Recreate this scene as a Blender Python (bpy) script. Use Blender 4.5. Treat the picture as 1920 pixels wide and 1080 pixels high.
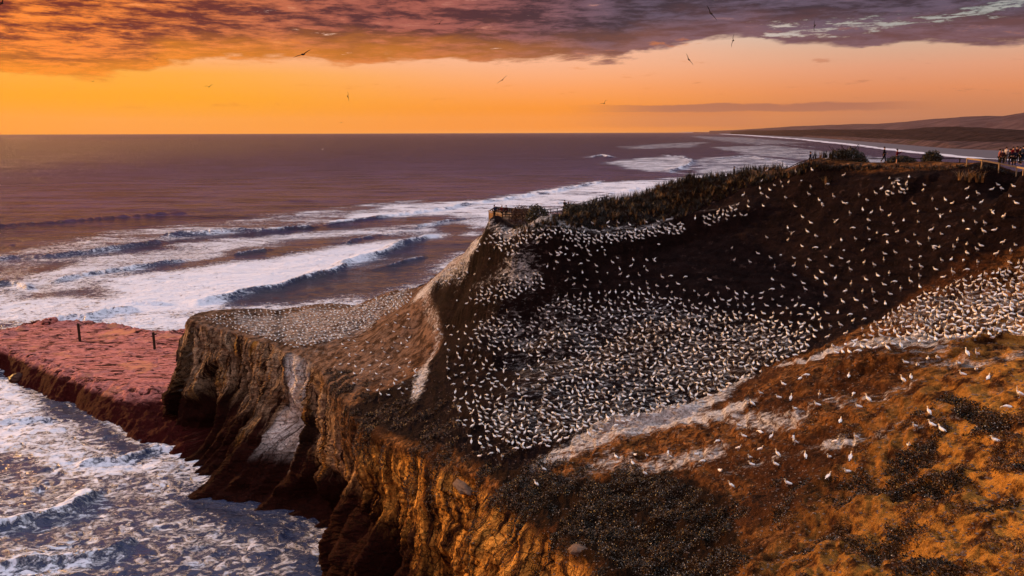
import bpy, bmesh, math, random
import numpy as np
from mathutils import Vector, Matrix, Euler
from mathutils.bvhtree import BVHTree
R_ = math.radians
SC = bpy.context.scene
for o in list(bpy.data.objects): bpy.data.objects.remove(o)

# ------------------------------------------------------------ camera
CAMH, PITCH, ROLL, FPX = 60.0, R_(11.02), R_(-0.17), 1500.0
cd = bpy.data.cameras.new('camera'); cam = bpy.data.objects.new('camera', cd)
SC.collection.objects.link(cam); SC.camera = cam
cd.sensor_width = 36; cd.lens = 36*FPX/1920; cd.clip_start = 0.5; cd.clip_end = 200000
MR = Matrix.Rotation(math.pi/2-PITCH, 3, 'X') @ Matrix.Rotation(ROLL, 3, 'Z')
cam.matrix_world = Matrix.Translation((0, 0, CAMH)) @ MR.to_4x4()
MRN = np.array(MR)
# ------------------------------------------------------------ sun, exposure
SUN_AZ, SUN_EL = R_(-58), R_(11)           # azimuth from +Y towards +X
sd = Vector((math.sin(SUN_AZ)*math.cos(SUN_EL), math.cos(SUN_AZ)*math.cos(SUN_EL), math.sin(SUN_EL)))
sl = bpy.data.lights.new('sun', 'SUN'); so = bpy.data.objects.new('sun', sl); SC.collection.objects.link(so)
sl.energy = 5.0; sl.angle = R_(1.2); sl.color = (1.0, 0.50, 0.15)
so.rotation_euler = sd.to_track_quat('Z', 'Y').to_euler()
SC.view_settings.view_transform = 'Standard'; SC.view_settings.look = 'None'
SC.view_settings.exposure = 0.1; SC.view_settings.gamma = 1.0; SC.view_settings.use_curve_mapping = False

# ------------------------------------------------------------ node helpers
def s2l(c):
    return tuple(((v/255)/12.92 if v/255 <= .04045 else ((v/255+.055)/1.055)**2.4) for v in c)+(1,)
class NT:
    def __init__(s, tree): s.t = tree; s.n = tree.nodes; s.n.clear()
    def add(s, ty, **k):
        n = s.n.new(ty)
        for a, b in k.items(): setattr(n, a, b)
        return n
    def put(s, sock, v):
        if v is None: return
        if isinstance(v, bpy.types.NodeSocket): s.t.links.new(v, sock)
        else:
            if hasattr(sock.default_value, '__len__') and not hasattr(v, '__len__'): v = (v,)*len(sock.default_value)
            if hasattr(v, '__len__') and len(sock.default_value) == 4 and len(v) == 3: v = tuple(v)+(1,)
            sock.default_value = v
    def m(s, op, a, b=None, c=None, clamp=False):
        n = s.add('ShaderNodeMath', operation=op, use_clamp=clamp)
        for i, v in enumerate((a, b, c)):
            if v is not None: s.put(n.inputs[i], v)
        return n.outputs[0]
    def vm(s, op, a, b=None, sc=None):
        n = s.add('ShaderNodeVectorMath', operation=op)
        s.put(n.inputs[0], a)
        if b is not None: s.put(n.inputs[1], b)
        if sc is not None: s.put(n.inputs[3], sc)
        return n.outputs[0]
    def mix(s, f, a, b, mode='MIX'):
        n = s.add('ShaderNodeMix', data_type='RGBA', blend_type=mode)
        s.put(n.inputs[0], f); s.put(n.inputs[6], a); s.put(n.inputs[7], b); return n.outputs[2]
    def mr(s, v, a, b, c=0, d=1, smooth=True):
        n = s.add('ShaderNodeMapRange', interpolation_type='SMOOTHSTEP' if smooth else 'LINEAR')
        for i, x in enumerate((v, a, b, c, d)): s.put(n.inputs[i], x)
        return n.outputs[0]
    def noise(s, vec, scale, detail=5, rough=.55, dist=0, typ='FBM', col=False):
        n = s.add('ShaderNodeTexNoise', noise_type=typ)
        s.put(n.inputs['Vector'], vec); n.inputs['Scale'].default_value = scale
        n.inputs['Detail'].default_value = detail; n.inputs['Roughness'].default_value = rough
        n.inputs['Distortion'].default_value = dist
        return n.outputs['Color' if col else 0]
    def ramp(s, f, stops, interp='LINEAR'):
        n = s.add('ShaderNodeValToRGB'); cr = n.color_ramp; cr.interpolation = interp
        while len(cr.elements) < len(stops): cr.elements.new(.5)
        for e, (p, c) in zip(cr.elements, stops):
            e.position = p; e.color = tuple(c) if len(c) == 4 else tuple(c)+(1,)
        s.put(n.inputs[0], f); return n.outputs[0]
    def attr(s, name):
        return s.add('ShaderNodeAttribute', attribute_name=name).outputs['Fac']
    def xyz(s, v):
        n = s.add('ShaderNodeSeparateXYZ'); s.put(n.inputs[0], v); return n.outputs
    def comb(s, x, y, z):
        n = s.add('ShaderNodeCombineXYZ')
        for i, v in enumerate((x, y, z)): s.put(n.inputs[i], v)
        return n.outputs[0]
    def bump(s, h, st, d):
        n = s.add('ShaderNodeBump'); n.inputs['Strength'].default_value = st
        n.inputs['Distance'].default_value = d; s.put(n.inputs['Height'], h); return n.outputs[0]
def mat(name):
    m = bpy.data.materials.new(name); m.use_nodes = True; t = NT(m.node_tree)
    b = t.add('ShaderNodeBsdfPrincipled'); o = t.add('ShaderNodeOutputMaterial')
    t.t.links.new(b.outputs[0], o.inputs[0]); return m, t, b
def simple(name, col, rough=.8, var=.25, scale=6):
    m, t, b = mat(name)
    g = t.add('ShaderNodeNewGeometry').outputs['Position']
    n = t.noise(g, scale, 4)
    c = t.mix(n, tuple(v*(1-var) for v in col[:3]), tuple(min(1, v*(1+var)) for v in col[:3]))
    t.put(b.inputs['Base Color'], c); b.inputs['Roughness'].default_value = rough; b.inputs['Specular IOR Level'].default_value = .04
    return m

# ------------------------------------------------------------ world: dusk sky with a cloud deck
W = bpy.data.worlds.new('World'); SC.world = W; W.use_nodes = True
def build_world():
    t = NT(W.node_tree)
    out = t.add('ShaderNodeOutputWorld'); bg = t.add('ShaderNodeBackground')
    N = t.add('ShaderNodeTexCoord').outputs['Generated']
    x, y, z = t.xyz(N)[:3]
    az = t.m('ARCTAN2', x, y); el = t.m('ARCSINE', z)
    def rampE(stops):       # stops keyed by elevation in degrees, 0..40
        return t.ramp(t.m('DIVIDE', el, R_(40), clamp=True), [(e/40, s2l(c)) for e, c in stops])
    left = rampE([(0, (255, 158, 0)), (2.2, (255, 168, 0)), (3.8, (255, 174, 64)), (5.2, (252, 178, 132)), (9, (240, 200, 190)), (20, (214, 190, 205)), (40, (190, 186, 214))])
    mid = rampE([(0, (255, 160, 60)), (.25, (255, 148, 12)), (1.6, (255, 150, 24)), (3.0, (255, 164, 96)), (4.6, (250, 182, 142)), (9, (232, 205, 195)), (20, (205, 192, 212)), (40, (186, 188, 218))])
    right = rampE([(0, (158, 98, 70)), (1.4, (196, 124, 84)), (2.6, (224, 140, 92)), (4.0, (226, 158, 124)), (5.2, (215, 172, 146)), (7, (178, 196, 188)), (20, (170, 182, 212)), (40, (180, 188, 220))])
    fl = t.mr(az, R_(-24), R_(4)); fr = t.mr(az, R_(2), R_(27))
    base = t.mix(fr, t.mix(fl, left, mid), right)
    # cloud plane coordinates
    iz = t.m('ADD', t.m('MAXIMUM', z, 0.0), 0.035)
    P = t.comb(t.m('DIVIDE', x, iz), t.m('DIVIDE', y, iz), 0.0)
    P2 = t.comb(t.m('MULTIPLY', t.m('DIVIDE', x, iz), 0.42), t.m('DIVIDE', y, iz), 3.3)
    n1 = t.noise(P2, 0.75, 9, .62, .1)
    n2 = t.noise(t.vm('ADD', P2, (7, 3, 1)), 1.9, 8, .6, .5)
    A = t.comb(t.m('MULTIPLY', az, 9), t.m('MULTIPLY', el, 42), 0)
    n3 = t.noise(A, 1.0, 7, .6, .3)
    A2 = t.comb(t.m('MULTIPLY', az, 13), t.m('MULTIPLY', el, 84), 5)
    n4 = t.noise(A2, 1.0, 10, .66, .25)
    # lower edge of the deck by azimuth (-35..35 deg), value = elevation in degrees / 10
    e0 = t.ramp(t.mr(az, R_(-35), R_(35), smooth=False), [(p, (v,)*3) for p, v in ((.034, .325), (.16, .345), (.18, .42), (.307, .475), (.467, .475), (.60, .465), (.63, .55), (.683, .60), (.733, .62), (.757, .55), (.83, .53), (.957, .50))])
    e0 = t.m('MULTIPLY', e0, R_(10))
    A3 = t.comb(t.m('MULTIPLY', az, 30), t.m('MULTIPLY', el, 190), 11); n5 = t.noise(A3, 1.0, 9, .70, .15)
    d = t.m('SUBTRACT', el, e0)
    d = t.m('ADD', d, t.m('MULTIPLY', t.m('SUBTRACT', n3, .5), .055))
    d = t.m('ADD', d, t.m('MULTIPLY', t.m('SUBTRACT', n4, .5), .020))
    deck = t.mr(d, -.002, .007)
    # ragged holes; more of them at the right and, overhead, a broken sky
    gc = t.m('SUBTRACT', el, t.mr(az, R_(14), R_(32), R_(6.35), R_(7.0), False))
    gap = t.m('MULTIPLY', t.mr(t.m('ABSOLUTE', gc), R_(.2), R_(1.1), 1, 0), t.mr(az, R_(13), R_(18)))
    hr = t.m('MULTIPLY', gap, .115)
    ho = t.mr(el, R_(20), R_(40), 0, .22)
    ht = t.mr(el, R_(6.6), R_(8.8), 0, .035)
    hth = t.m('ADD', t.m('ADD', .385, hr), t.m('ADD', ho, ht))
    nn = t.m('ADD', t.m('MULTIPLY', n1, .30), t.m('ADD', t.m('MULTIPLY', n4, .40), t.m('MULTIPLY', n5, .30)))
    hol = t.mr(nn, t.m('SUBTRACT', hth, .018), t.m('ADD', hth, .03))
    dens = t.m('MULTIPLY', deck, hol)
    # cloud colour
    sh = t.m('ADD', t.m('MULTIPLY', n4, .45), t.m('ADD', t.m('MULTIPLY', n5, .35), t.m('MULTIPLY', n3, .20)))
    sh = t.mr(sh, .445, .565)
    hi = t.m('MULTIPLY', t.mr(t.m('ADD', t.m('MULTIPLY', n4, .5), t.m('MULTIPLY', n5, .5)), .575, .66), t.mr(az, R_(-2), R_(14), .8, .25))
    cl = t.mix(sh, s2l((108, 38, 36)), s2l((255, 138, 52)))
    cm = t.mix(sh, s2l((70, 36, 48)), s2l((168, 92, 80)))
    cr = t.mix(sh, s2l((42, 42, 58)), s2l((92, 82, 102)))
    f1 = t.mr(az, R_(-31), R_(-8)); f2 = t.mr(az, R_(-8), R_(10))
    cc = t.mix(f2, t.mix(f1, cl, cm), cr)
    cc = t.mix(hi, cc, t.mix(t.mr(az, R_(-30), R_(0)), s2l((255, 186, 120)), s2l((214, 150, 132))))
    # underside near the deck's lower rim glows
    rim = t.mr(d, .004, .042, 1, 0)
    rimc = t.mix(t.mr(az, R_(-6), R_(14)), s2l((255, 150, 20)), s2l((150, 96, 92)))
    cc = t.mix(t.m('MULTIPLY', rim, t.mr(az, R_(-36), R_(6), .72, .38)), cc, rimc)
    cc = t.mix(t.mr(el, R_(9), R_(16)), cc, t.mix(t.mr(az, R_(-40), R_(0)), s2l((190, 70, 84)), s2l((66, 60, 108))))
    cc = t.mix(t.mr(el, R_(22), R_(45)), cc, s2l((176, 160, 190)))
    sky = t.mix(t.m('MULTIPLY', t.m('SUBTRACT', 1, hol), deck), base, t.mix(fr, s2l((252, 222, 205)), t.mix(n5, s2l((96, 96, 112)), s2l((214, 214, 200)))))
    col = t.mix(dens, sky, cc)
    # a thin low bar of cloud above the coast and a few faint streaks
    bar_e = t.m('ADD', el, t.m('MULTIPLY', t.m('SUBTRACT', n4, .5), .010))
    barm = t.m('MULTIPLY', t.mr(bar_e, R_(1.25), R_(1.38)), t.mr(bar_e, R_(1.78), R_(1.88), 1, 0))
    barm = t.m('MULTIPLY', barm, t.m('MULTIPLY', t.mr(az, R_(3), R_(12)), t.mr(az, R_(22), R_(28), 1, 0)))
    col = t.mix(t.m('MULTIPLY', barm, .85), col, s2l((160, 100, 82)))
    low = t.m('MULTIPLY', t.mr(bar_e, R_(.2), R_(.5)), t.mr(bar_e, R_(1.2), R_(1.45), 1, 0))
    low = t.m('MULTIPLY', low, t.m('MULTIPLY', t.mr(az, R_(2), R_(12)), t.mr(az, R_(15), R_(19), 1, 0)))
    col = t.mix(t.m('MULTIPLY', low, .55), col, s2l((190, 116, 78)))
    stm = t.m('MULTIPLY', t.mr(n4, .60, .68), t.m('MULTIPLY', t.mr(el, R_(1.3), R_(2)), t.mr(el, R_(6), R_(7), 1, 0)))
    col = t.mix(t.m('MULTIPLY', stm, .5), col, t.mix(fr, s2l((232, 128, 30)), s2l((176, 110, 84))))
    # below the horizon
    col = t.mix(t.mr(el, R_(-.6), R_(-.1)), s2l((90, 60, 70)), col)
    # small share of a physical sky for the upper dome
    st = t.add('ShaderNodeTexSky', sky_type='NISHITA'); st.sun_disc = False
    st.sun_elevation = SUN_EL; st.sun_rotation = SUN_AZ
    add = t.mix(1.0, col, t.vm('SCALE', st.outputs[0], sc=t.mr(el, R_(10), R_(30), 0, .05)), 'ADD')
    add = t.vm('SCALE', add, sc=t.m('MULTIPLY', t.mr(el, R_(24), R_(50), 1, 1.75), .95)); add = t.mix(t.mr(el, R_(24), R_(60)), add, t.vm('MULTIPLY', add, (.80, .95, 1.25)))
    t.put(bg.inputs[0], add); bg.inputs[1].default_value = 1.0
    t.t.links.new(bg.outputs[0], out.inputs[0])
build_world()

# ------------------------------------------------------------ numpy noise
def _h(ix, iy, iz):
    with np.errstate(over='ignore'):
        h = (ix.astype(np.uint32)*np.uint32(374761393) + iy.astype(np.uint32)*np.uint32(668265263) + iz.astype(np.uint32)*np.uint32(2246822519))
        h = (h ^ (h >> np.uint32(13)))*np.uint32(1274126177)
        h = h ^ (h >> np.uint32(16))
    return h.astype(np.float32)/np.float32(4294967295.0)
def vn(x, y, z):
    """value noise, -1..1"""
    x, y, z = np.broadcast_arrays(x, y, z)
    fx, fy, fz = np.floor(x), np.floor(y), np.floor(z)
    ix, iy, iz = fx.astype(np.int64), fy.astype(np.int64), fz.astype(np.int64)
    u, v, w = (x-fx).astype(np.float32), (y-fy).astype(np.float32), (z-fz).astype(np.float32)
    u = u*u*u*(u*(u*6-15)+10); v = v*v*v*(v*(v*6-15)+10); w = w*w*(3-2*w)
    r = 0
    for a in (0, 1):
        for b in (0, 1):
            for c in (0, 1):
                r = r + _h(ix+a, iy+b, iz+c)*(u if a else 1-u)*(v if b else 1-v)*(w if c else 1-w)
    return r*2-1
def fbm(x, y, z, o=4, g=.5):
    r = 0; a = 1; f = 1; s = 0
    for k in range(o):
        r = r + a*vn(x*f+17.3*k, y*f+5.1*k, z*f+9.7*k); s += a; a *= g; f *= 2.03
    return r/s
def ridged(x, y, z, o=4, g=.5):
    r = 0; a = 1; f = 1; s = 0
    for k in range(o):
        r = r + a*(1-np.abs(vn(x*f+17.3*k, y*f+5.1*k, z*f+9.7*k))*2); s += a; a *= g; f *= 2.03
    return r/s
def ss(x, a, b):
    t = np.clip((x-a)/(b-a), 0, 1); return t*t*(3-2*t)

# ------------------------------------------------------------ pixel (1920x1080) -> world ray
def ray(px, py):
    c = np.stack([(np.asarray(px, float)-960)/FPX, -(np.asarray(py, float)-540)/FPX, -np.ones_like(np.asarray(px, float))], -1)
    return c @ MRN.T
def at(px, py, Y):
    d = ray(px, py); return np.array([d[0]/d[1]*Y, Y, CAMH+d[2]/d[1]*Y])
def atz(px, py, z):
    d = ray(px, py); k = (z-CAMH)/d[2]; return np.array([d[0]*k, d[1]*k, z])
def proj(P):
    c = (np.asarray(P)-np.array([0, 0, CAMH])) @ MRN
    return 960+FPX*c[..., 0]/-c[..., 2], 540-FPX*c[..., 1]/-c[..., 2]

# ------------------------------------------------------------ headland control data
CP = [  # px, py, distance along +Y
 (600, 572, 167), (430, 586, 166), (740, 545, 150), (790, 538, 141), (850, 488, 126), (885, 455, 117), (915, 434, 112), (985, 434, 109), (950, 437, 110.5), (1920, 324, 83), (1060, 402, 112),
 (1150, 378, 112), (1300, 337, 112), (1450, 318, 106), (1520, 308, 100), (1660, 308, 95), (1800, 304, 90), (1920, 320, 80), (2100, 330, 76),
 (1000, 470, 104), (950, 540, 104), (1050, 520, 101), (900, 575, 107), (930, 500, 108), (1960, 322, 82), (1860, 310, 85), (2010, 322, 80), (1720, 306, 93), (1590, 307, 98), (1400, 323, 108), (1300, 420, 106), (1300, 520, 97), (1300, 620, 89), (1300, 700, 82), (1290, 752, 78),
 (1350, 748, 68), (1560, 668, 64), (1560, 640, 77), (1800, 652, 56), (1920, 642, 54), (1800, 580, 68), (1900, 520, 74), (1700, 520, 82),
 (1600, 560, 84), (1500, 600, 85), (1700, 400, 88), (1500, 400, 98), (1900, 400, 82), (1500, 500, 92), (1430, 670, 80),
 (1000, 862, 67), (1150, 802, 67), (1000, 800, 76), (1150, 770, 78), (1000, 700, 88), (1100, 700, 86), (900, 700, 95), (900, 800, 80), (800, 700, 104), (700, 700, 112),
 (720, 780, 97), (800, 800, 87), (850, 600, 112), (1000, 600, 101), (1100, 600, 98), (800, 600, 121), (700, 620, 136), (650, 650, 130), (900, 500, 112),
 (1500, 760, 56), (1300, 850, 58), (1500, 850, 50), (1700, 760, 48), (1900, 760, 43), (1700, 850, 43), (1900, 850, 38), (1100, 900, 60), (1300, 950, 50),
 (1500, 950, 43), (1700, 950, 38), (1900, 950, 34), (1200, 1050, 46), (1500, 1070, 36), (1900, 1070, 29)]
EDGE = [(350, 600, 22), (385, 610, 22), (430, 622, 22), (500, 640, 22.2), (540, 657, 22.5), (590, 680, 22.5), (615, 715, 22.8), (640, 755, 23.2), (690, 815, 24.2), (800, 852, 27), (900, 900, 29),
        (1000, 957, 31), (1130, 1062, 33.5), (1280, 1200, 36)]
ctrl = [at(*c) for c in CP] + [atz(*e) for e in EDGE]
# behind the visible crest the ground falls away
for px, py, Y in ((850, 488, 126), (915, 434, 112), (985, 434, 109), (1060, 402, 112), (1150, 378, 112), (1300, 337, 112), (1400, 323, 108), (1450, 318, 106), (1520, 308, 100), (1590, 307, 98), (1660, 308, 95), (1720, 306, 93), (1800, 304, 90), (1860, 310, 85), (1920, 320, 80), (2010, 322, 80), (2100, 330, 76)):
    p = at(px, py, Y)
    for dy, dz in ((5, .9), (14, 4.0), (34, 13)):
        ctrl.append(np.array([p[0]*(1+dy/Y), Y+dy, p[2]-dz]))
ctrl += [np.array(v, float) for v in ((12, 10, 37), (40, 0, 46), (20, -30, 40), (70, 40, 50), (90, 90, 54), (80, 10, 50), (-30, 168, 23), (-50, 165, 22), (-16, 158, 25))]
ctrl = np.array(ctrl)
def tps_fit(P, v, lam=0.6):
    n = len(P); d2 = ((P[:, None]-P[None])**2).sum(-1); K = .5*d2*np.log(d2+1e-9)+lam*np.eye(n)*1.0
    A = np.zeros((n+3, n+3)); A[:n, :n] = K; A[:n, n] = 1; A[:n, n+1:] = P; A[n:, :n] = A[:n, n:].T
    return np.linalg.solve(A, np.concatenate([v, np.zeros(3)]))
TP = ctrl[:, :2]/50.0; TW = tps_fit(TP, ctrl[:, 2], .0004)
def tps(x, y):
    x = x/50.0; y = y/50.0; r = TW[-3]+TW[-2]*x+TW[-1]*y
    for (a, b), w in zip(TP, TW):
        d2 = (x-a)**2+(y-b)**2+1e-9; r = r+w*.5*d2*np.log(d2)
    return r
def chaikin(P, n=2):
    P = np.asarray(P, float)
    for _ in range(n):
        Q = np.roll(P, -1, 0); P = np.stack([P*.75+Q*.25, P*.25+Q*.75], 1).reshape(-1, 2)
    return P
def XY(*pts): return [at(px, py, Y)[:2] for px, py, Y in pts]
top = [atz(*e)[:2] for e in EDGE]
top_poly = chaikin(top + [(9, 18), (8, 0), (4, -45), (170, -45), (170, 100)] +
    XY((2100, 330, 118), (1900, 300, 119), (1700, 300, 119), (1520, 300, 119), (1450, 315, 121), (1300, 335, 123), (1150, 375, 121), (1060, 400, 120), (990, 420, 117), (925, 428, 115), (888, 450, 120), (853, 486, 129), (800, 530, 141), (745, 545, 153))
    + [(-35, 171), (-52, 171), (-64, 169), (-68, 166)], 2)
base_poly = chaikin([atz(px, py, 0)[:2] for px, py in ((322, 800), (335, 850), (372, 922), (470, 960), (555, 988), (600, 1040), (640, 1085))] +
    [(-23, 92), (-20, 80), (-14, 66), (-7, 52), (-2, 40), (0, 20), (-4, -55), (185, -55), (185, 150), (100, 155), (40, 160), (8, 160), (-8, 168), (-14, 182), (-40, 188), (-70, 182), (-80, 172)], 2)
shelf_poly = chaikin([atz(px, py, 5)[:2] for px, py in ((-80, 648), (0, 650), (60, 664), (100, 682), (150, 700), (190, 716), (240, 729), (310, 726), (360, 715), (470, 690),
    (470, 615), (400, 616), (352, 624), (300, 630), (280, 625), (240, 618), (185, 611), (150, 609), (90, 606), (50, 610), (30, 618), (0, 634), (-60, 636))], 1)
shelf_base = chaikin([atz(px, py, 0)[:2] for px, py in ((-120, 690), (-30, 680), (10, 690), (40, 722), (75, 728), (100, 745), (140, 752), (165, 782), (190, 790), (215, 795), (250, 826), (300, 838), (350, 862),
    (500, 800), (520, 620), (400, 622), (345, 630), (300, 634), (250, 623), (185, 615), (150, 613), (90, 610), (45, 613), (20, 622), (-10, 638), (-90, 640))], 1)
def sdist(x, y, P, want=False):
    """signed distance (+ inside) to a closed polygon, and optionally arc length and outward normal"""
    A = P; B = np.roll(P, -1, 0); L = np.hypot(*(B-A).T); S = np.concatenate([[0], np.cumsum(L)])[:-1]
    best = np.full(x.shape, 1e18); ins = np.zeros(x.shape, bool)
    if want: s = np.zeros(x.shape); nx = np.zeros(x.shape); ny = np.zeros(x.shape)
    for k in range(len(A)):
        ax, ay = A[k]; bx, by = B[k]; dx, dy = bx-ax, by-ay; l2 = dx*dx+dy*dy+1e-12
        t = np.clip(((x-ax)*dx+(y-ay)*dy)/l2, 0, 1); ex = x-ax-t*dx; ey = y-ay-t*dy; d = ex*ex+ey*ey
        m = d < best; best = np.where(m, d, best)
        if want:
            s = np.where(m, S[k]+t*L[k], s); nx = np.where(m, -dy/L[k], nx); ny = np.where(m, dx/L[k], ny)
        if ay != by:
            ins ^= ((ay > y) != (by > y)) & (x < (bx-ax)*(y-ay)/(by-ay)+ax)
    d = np.sqrt(best)*np.where(ins, 1, -1)
    return (d, s, nx, ny) if want else d
def height(x, y, full=False):
    zt = tps(x, y)
    dt, s, nx, ny = sdist(x, y, top_poly, True); db = sdist(x, y, base_poly)
    q = np.clip(db/(np.maximum(db, 0)+np.maximum(-dt, 0)+1e-6), -1, 1)   # 0 at waterline .. 1 at the edge
    prof = .42*ss(q, 0, .80)*1.0 + .12*np.clip(q/.8, 0, 1) + .46*ss(q, .70, .985)
    zh = np.where(dt > 0, zt, np.where(db > 0, zt*prof, np.maximum(db*.8, -4)))
    d1 = sdist(x, y, shelf_poly); d2 = sdist(x, y, shelf_base)
    q2 = np.clip(d2/(np.maximum(d2, 0)+np.maximum(-d1, 0)+1e-6), -1, 1)
    zs = np.where(d2 > 0, 5.0*(1-(1-np.clip(q2, 0, 1))**2.0), np.maximum(d2*.8, -4))
    z = np.maximum(zh, zs)
    if full: return z, zt, dt, s, nx, ny, db, q, d1, q2, zs > zh
    return z
def hit(px, py, y0=18, y1=262, n=700):
    """first crossing of pixel rays with the height function; returns (k,3)"""
    px = np.atleast_1d(np.asarray(px, float)); py = np.atleast_1d(np.asarray(py, float)); d = ray(px, py)
    Y = np.linspace(y0, y1, n)[None]; X = (d[:, 0]/d[:, 1])[:, None]*Y; Z = CAMH+(d[:, 2]/d[:, 1])[:, None]*Y
    H = height(X, Y+0*X); b = H > Z; i = np.argmax(b, 1); i = np.where(b.any(1), i, n-1); k = np.arange(len(px))
    return np.stack([X[k, i], Y[0, i], H[k, i]], -1)
# ------------------------------------------------------------ object helpers
def link(o, parent=None):
    SC.collection.objects.link(o)
    if parent is not None: o.parent = parent
    return o
def tag(o, label=None, cat=None, group=None, kind=None):
    for k, v in (('label', label), ('category', cat), ('group', group), ('kind', kind)):
        if v: o[k] = v
    return o
def mesh_np(name, V, F, mats, attrs=None, smooth=True, mi=None):
    """V (n,3), F (m,3|4) arrays -> linked object"""
    me = bpy.data.meshes.new(name); V = np.asarray(V, np.float32); F = np.asarray(F, np.int32)
    k = F.shape[1]; me.vertices.add(len(V)); me.vertices.foreach_set('co', V.ravel())
    me.loops.add(F.size); me.loops.foreach_set('vertex_index', F.ravel())
    me.polygons.add(len(F)); me.polygons.foreach_set('loop_start', np.arange(0, F.size, k, dtype=np.int32))
    me.polygons.foreach_set('loop_total', np.full(len(F), k, np.int32))
    me.polygons.foreach_set('use_smooth', np.full(len(F), smooth))
    if mi is not None: me.polygons.foreach_set('material_index', np.asarray(mi, np.int32))
    for m in (mats if isinstance(mats, (list, tuple)) else [mats]): me.materials.append(m)
    for a, v in (attrs or {}).items():
        at_ = me.attributes.new(a, 'FLOAT', 'POINT'); at_.data.foreach_set('value', np.asarray(v, np.float32))
    me.update(calc_edges=True)
    return link(bpy.data.objects.new(name, me))

# ------------------------------------------------------------ headland fields on a world grid
GX0, GX1, GY0, GY1, GS = -215.0, 185.0, 8.0, 264.0, 0.5
gx = np.arange(GX0, GX1, GS); gy = np.arange(GY0, GY1, GS); GXX, GYY = np.meshgrid(gx, gy)
z_, zt_, dt_, s_, nx_, ny_, db_, q_, d1_, q2_, sh_ = height(GXX, GYY, True)
def wp(pts): return hit([p[0] for p in pts], [p[1] for p in pts])[:, :2]
def zone(pts, f0=-1.0, f1=1.0):
    return ss(sdist(GXX, GYY, wp(pts)), f0, f1)
def streak(pts, w, f=1.5):
    P = wp(pts); d = np.full(GXX.shape, 1e9)
    for a, b in zip(P[:-1], P[1:]):
        dx, dy = b-a; t = np.clip(((GXX-a[0])*dx+(GYY-a[1])*dy)/(dx*dx+dy*dy+1e-9), 0, 1)
        d = np.minimum(d, np.hypot(GXX-a[0]-t*dx, GYY-a[1]-t*dy))
    return 1-ss(d, w, w+f)
# small ledges: a low bench edge with a sharp drop on its downhill side
def ledge(pts, hgt, back, drop=.3):
    P = wp(pts); best = np.full(GXX.shape, 1e9); sg = np.zeros(GXX.shape)
    for k, (a, b) in enumerate(zip(P[:-1], P[1:])):
        dx, dy = b-a; L = math.hypot(dx, dy); tt = ((GXX-a[0])*dx+(GYY-a[1])*dy)/(L*L); t = np.clip(tt, 0, 1)
        d = np.hypot(GXX-a[0]-t*dx, GYY-a[1]-t*dy); side = (dx*(GYY-a[1])-dy*(GXX-a[0]))/L
        m = d < best; best = np.where(m, d, best); sg = np.where(m, side, sg)
    d = best*np.sign(sg)           # + on the far side (uphill) when points run left to right
    taper = 1-ss(best, back*.8, back*1.5)
    return hgt*ss(d, -drop, drop)*(1-ss(d, drop, back))*taper
up = np.where(dt_ > 0, 1, 0)*ss(dt_, 0, 3)
z_ = z_ + up*(ledge([(895, 512), (960, 524), (1020, 521), (1075, 502), (1140, 490), (1220, 470), (1285, 458)], 1.6, 7)
            + ledge([(868, 606), (930, 602), (985, 594), (1026, 568)], 1.5, 6)
            + ledge([(870, 680), (925, 694), (955, 684), (1050, 670)], 1.4, 5)
            + ledge([(1290, 450), (1340, 442), (1395, 424)], 1.2, 4)
            + ledge([(1630, 385), (1690, 378), (1720, 362)], .9, 3)
            + ledge([(1200, 625), (1240, 630), (1290, 622)], .8, 3)
            + ledge([(1600, 720), (1680, 712), (1780, 690), (1860, 668)], 1.0, 3, .3)
            + ledge([(1130, 815), (1200, 805), (1270, 792)], .8, 2.5, .25)
            + ledge([(1440, 762), (1560, 742), (1680, 700)], .5, 2, .25))
z_ = z_ + up*((.9*fbm(GXX/16, GYY/16, 3.0, 3)*ss(dt_, 0, 10)+ .35*fbm(GXX/5, GYY/5, 8.0, 3))*(1-.8*ss(GYY, 68, 84)*ss(zt_, 43, 48)))
# soft erosion gullies that run down the near slope
z_ = z_ - up*.55*ss(ridged((GXX+GYY*.5)/9, GYY/26, 4.4, 2), .45, 1)*(GYY < 75)
F = dict(z=z_, dt=dt_, s=s_, nx=-nx_, ny=-ny_, q=q_, q2=q2_, sh=sh_.astype(float), d1=d1_)
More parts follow.
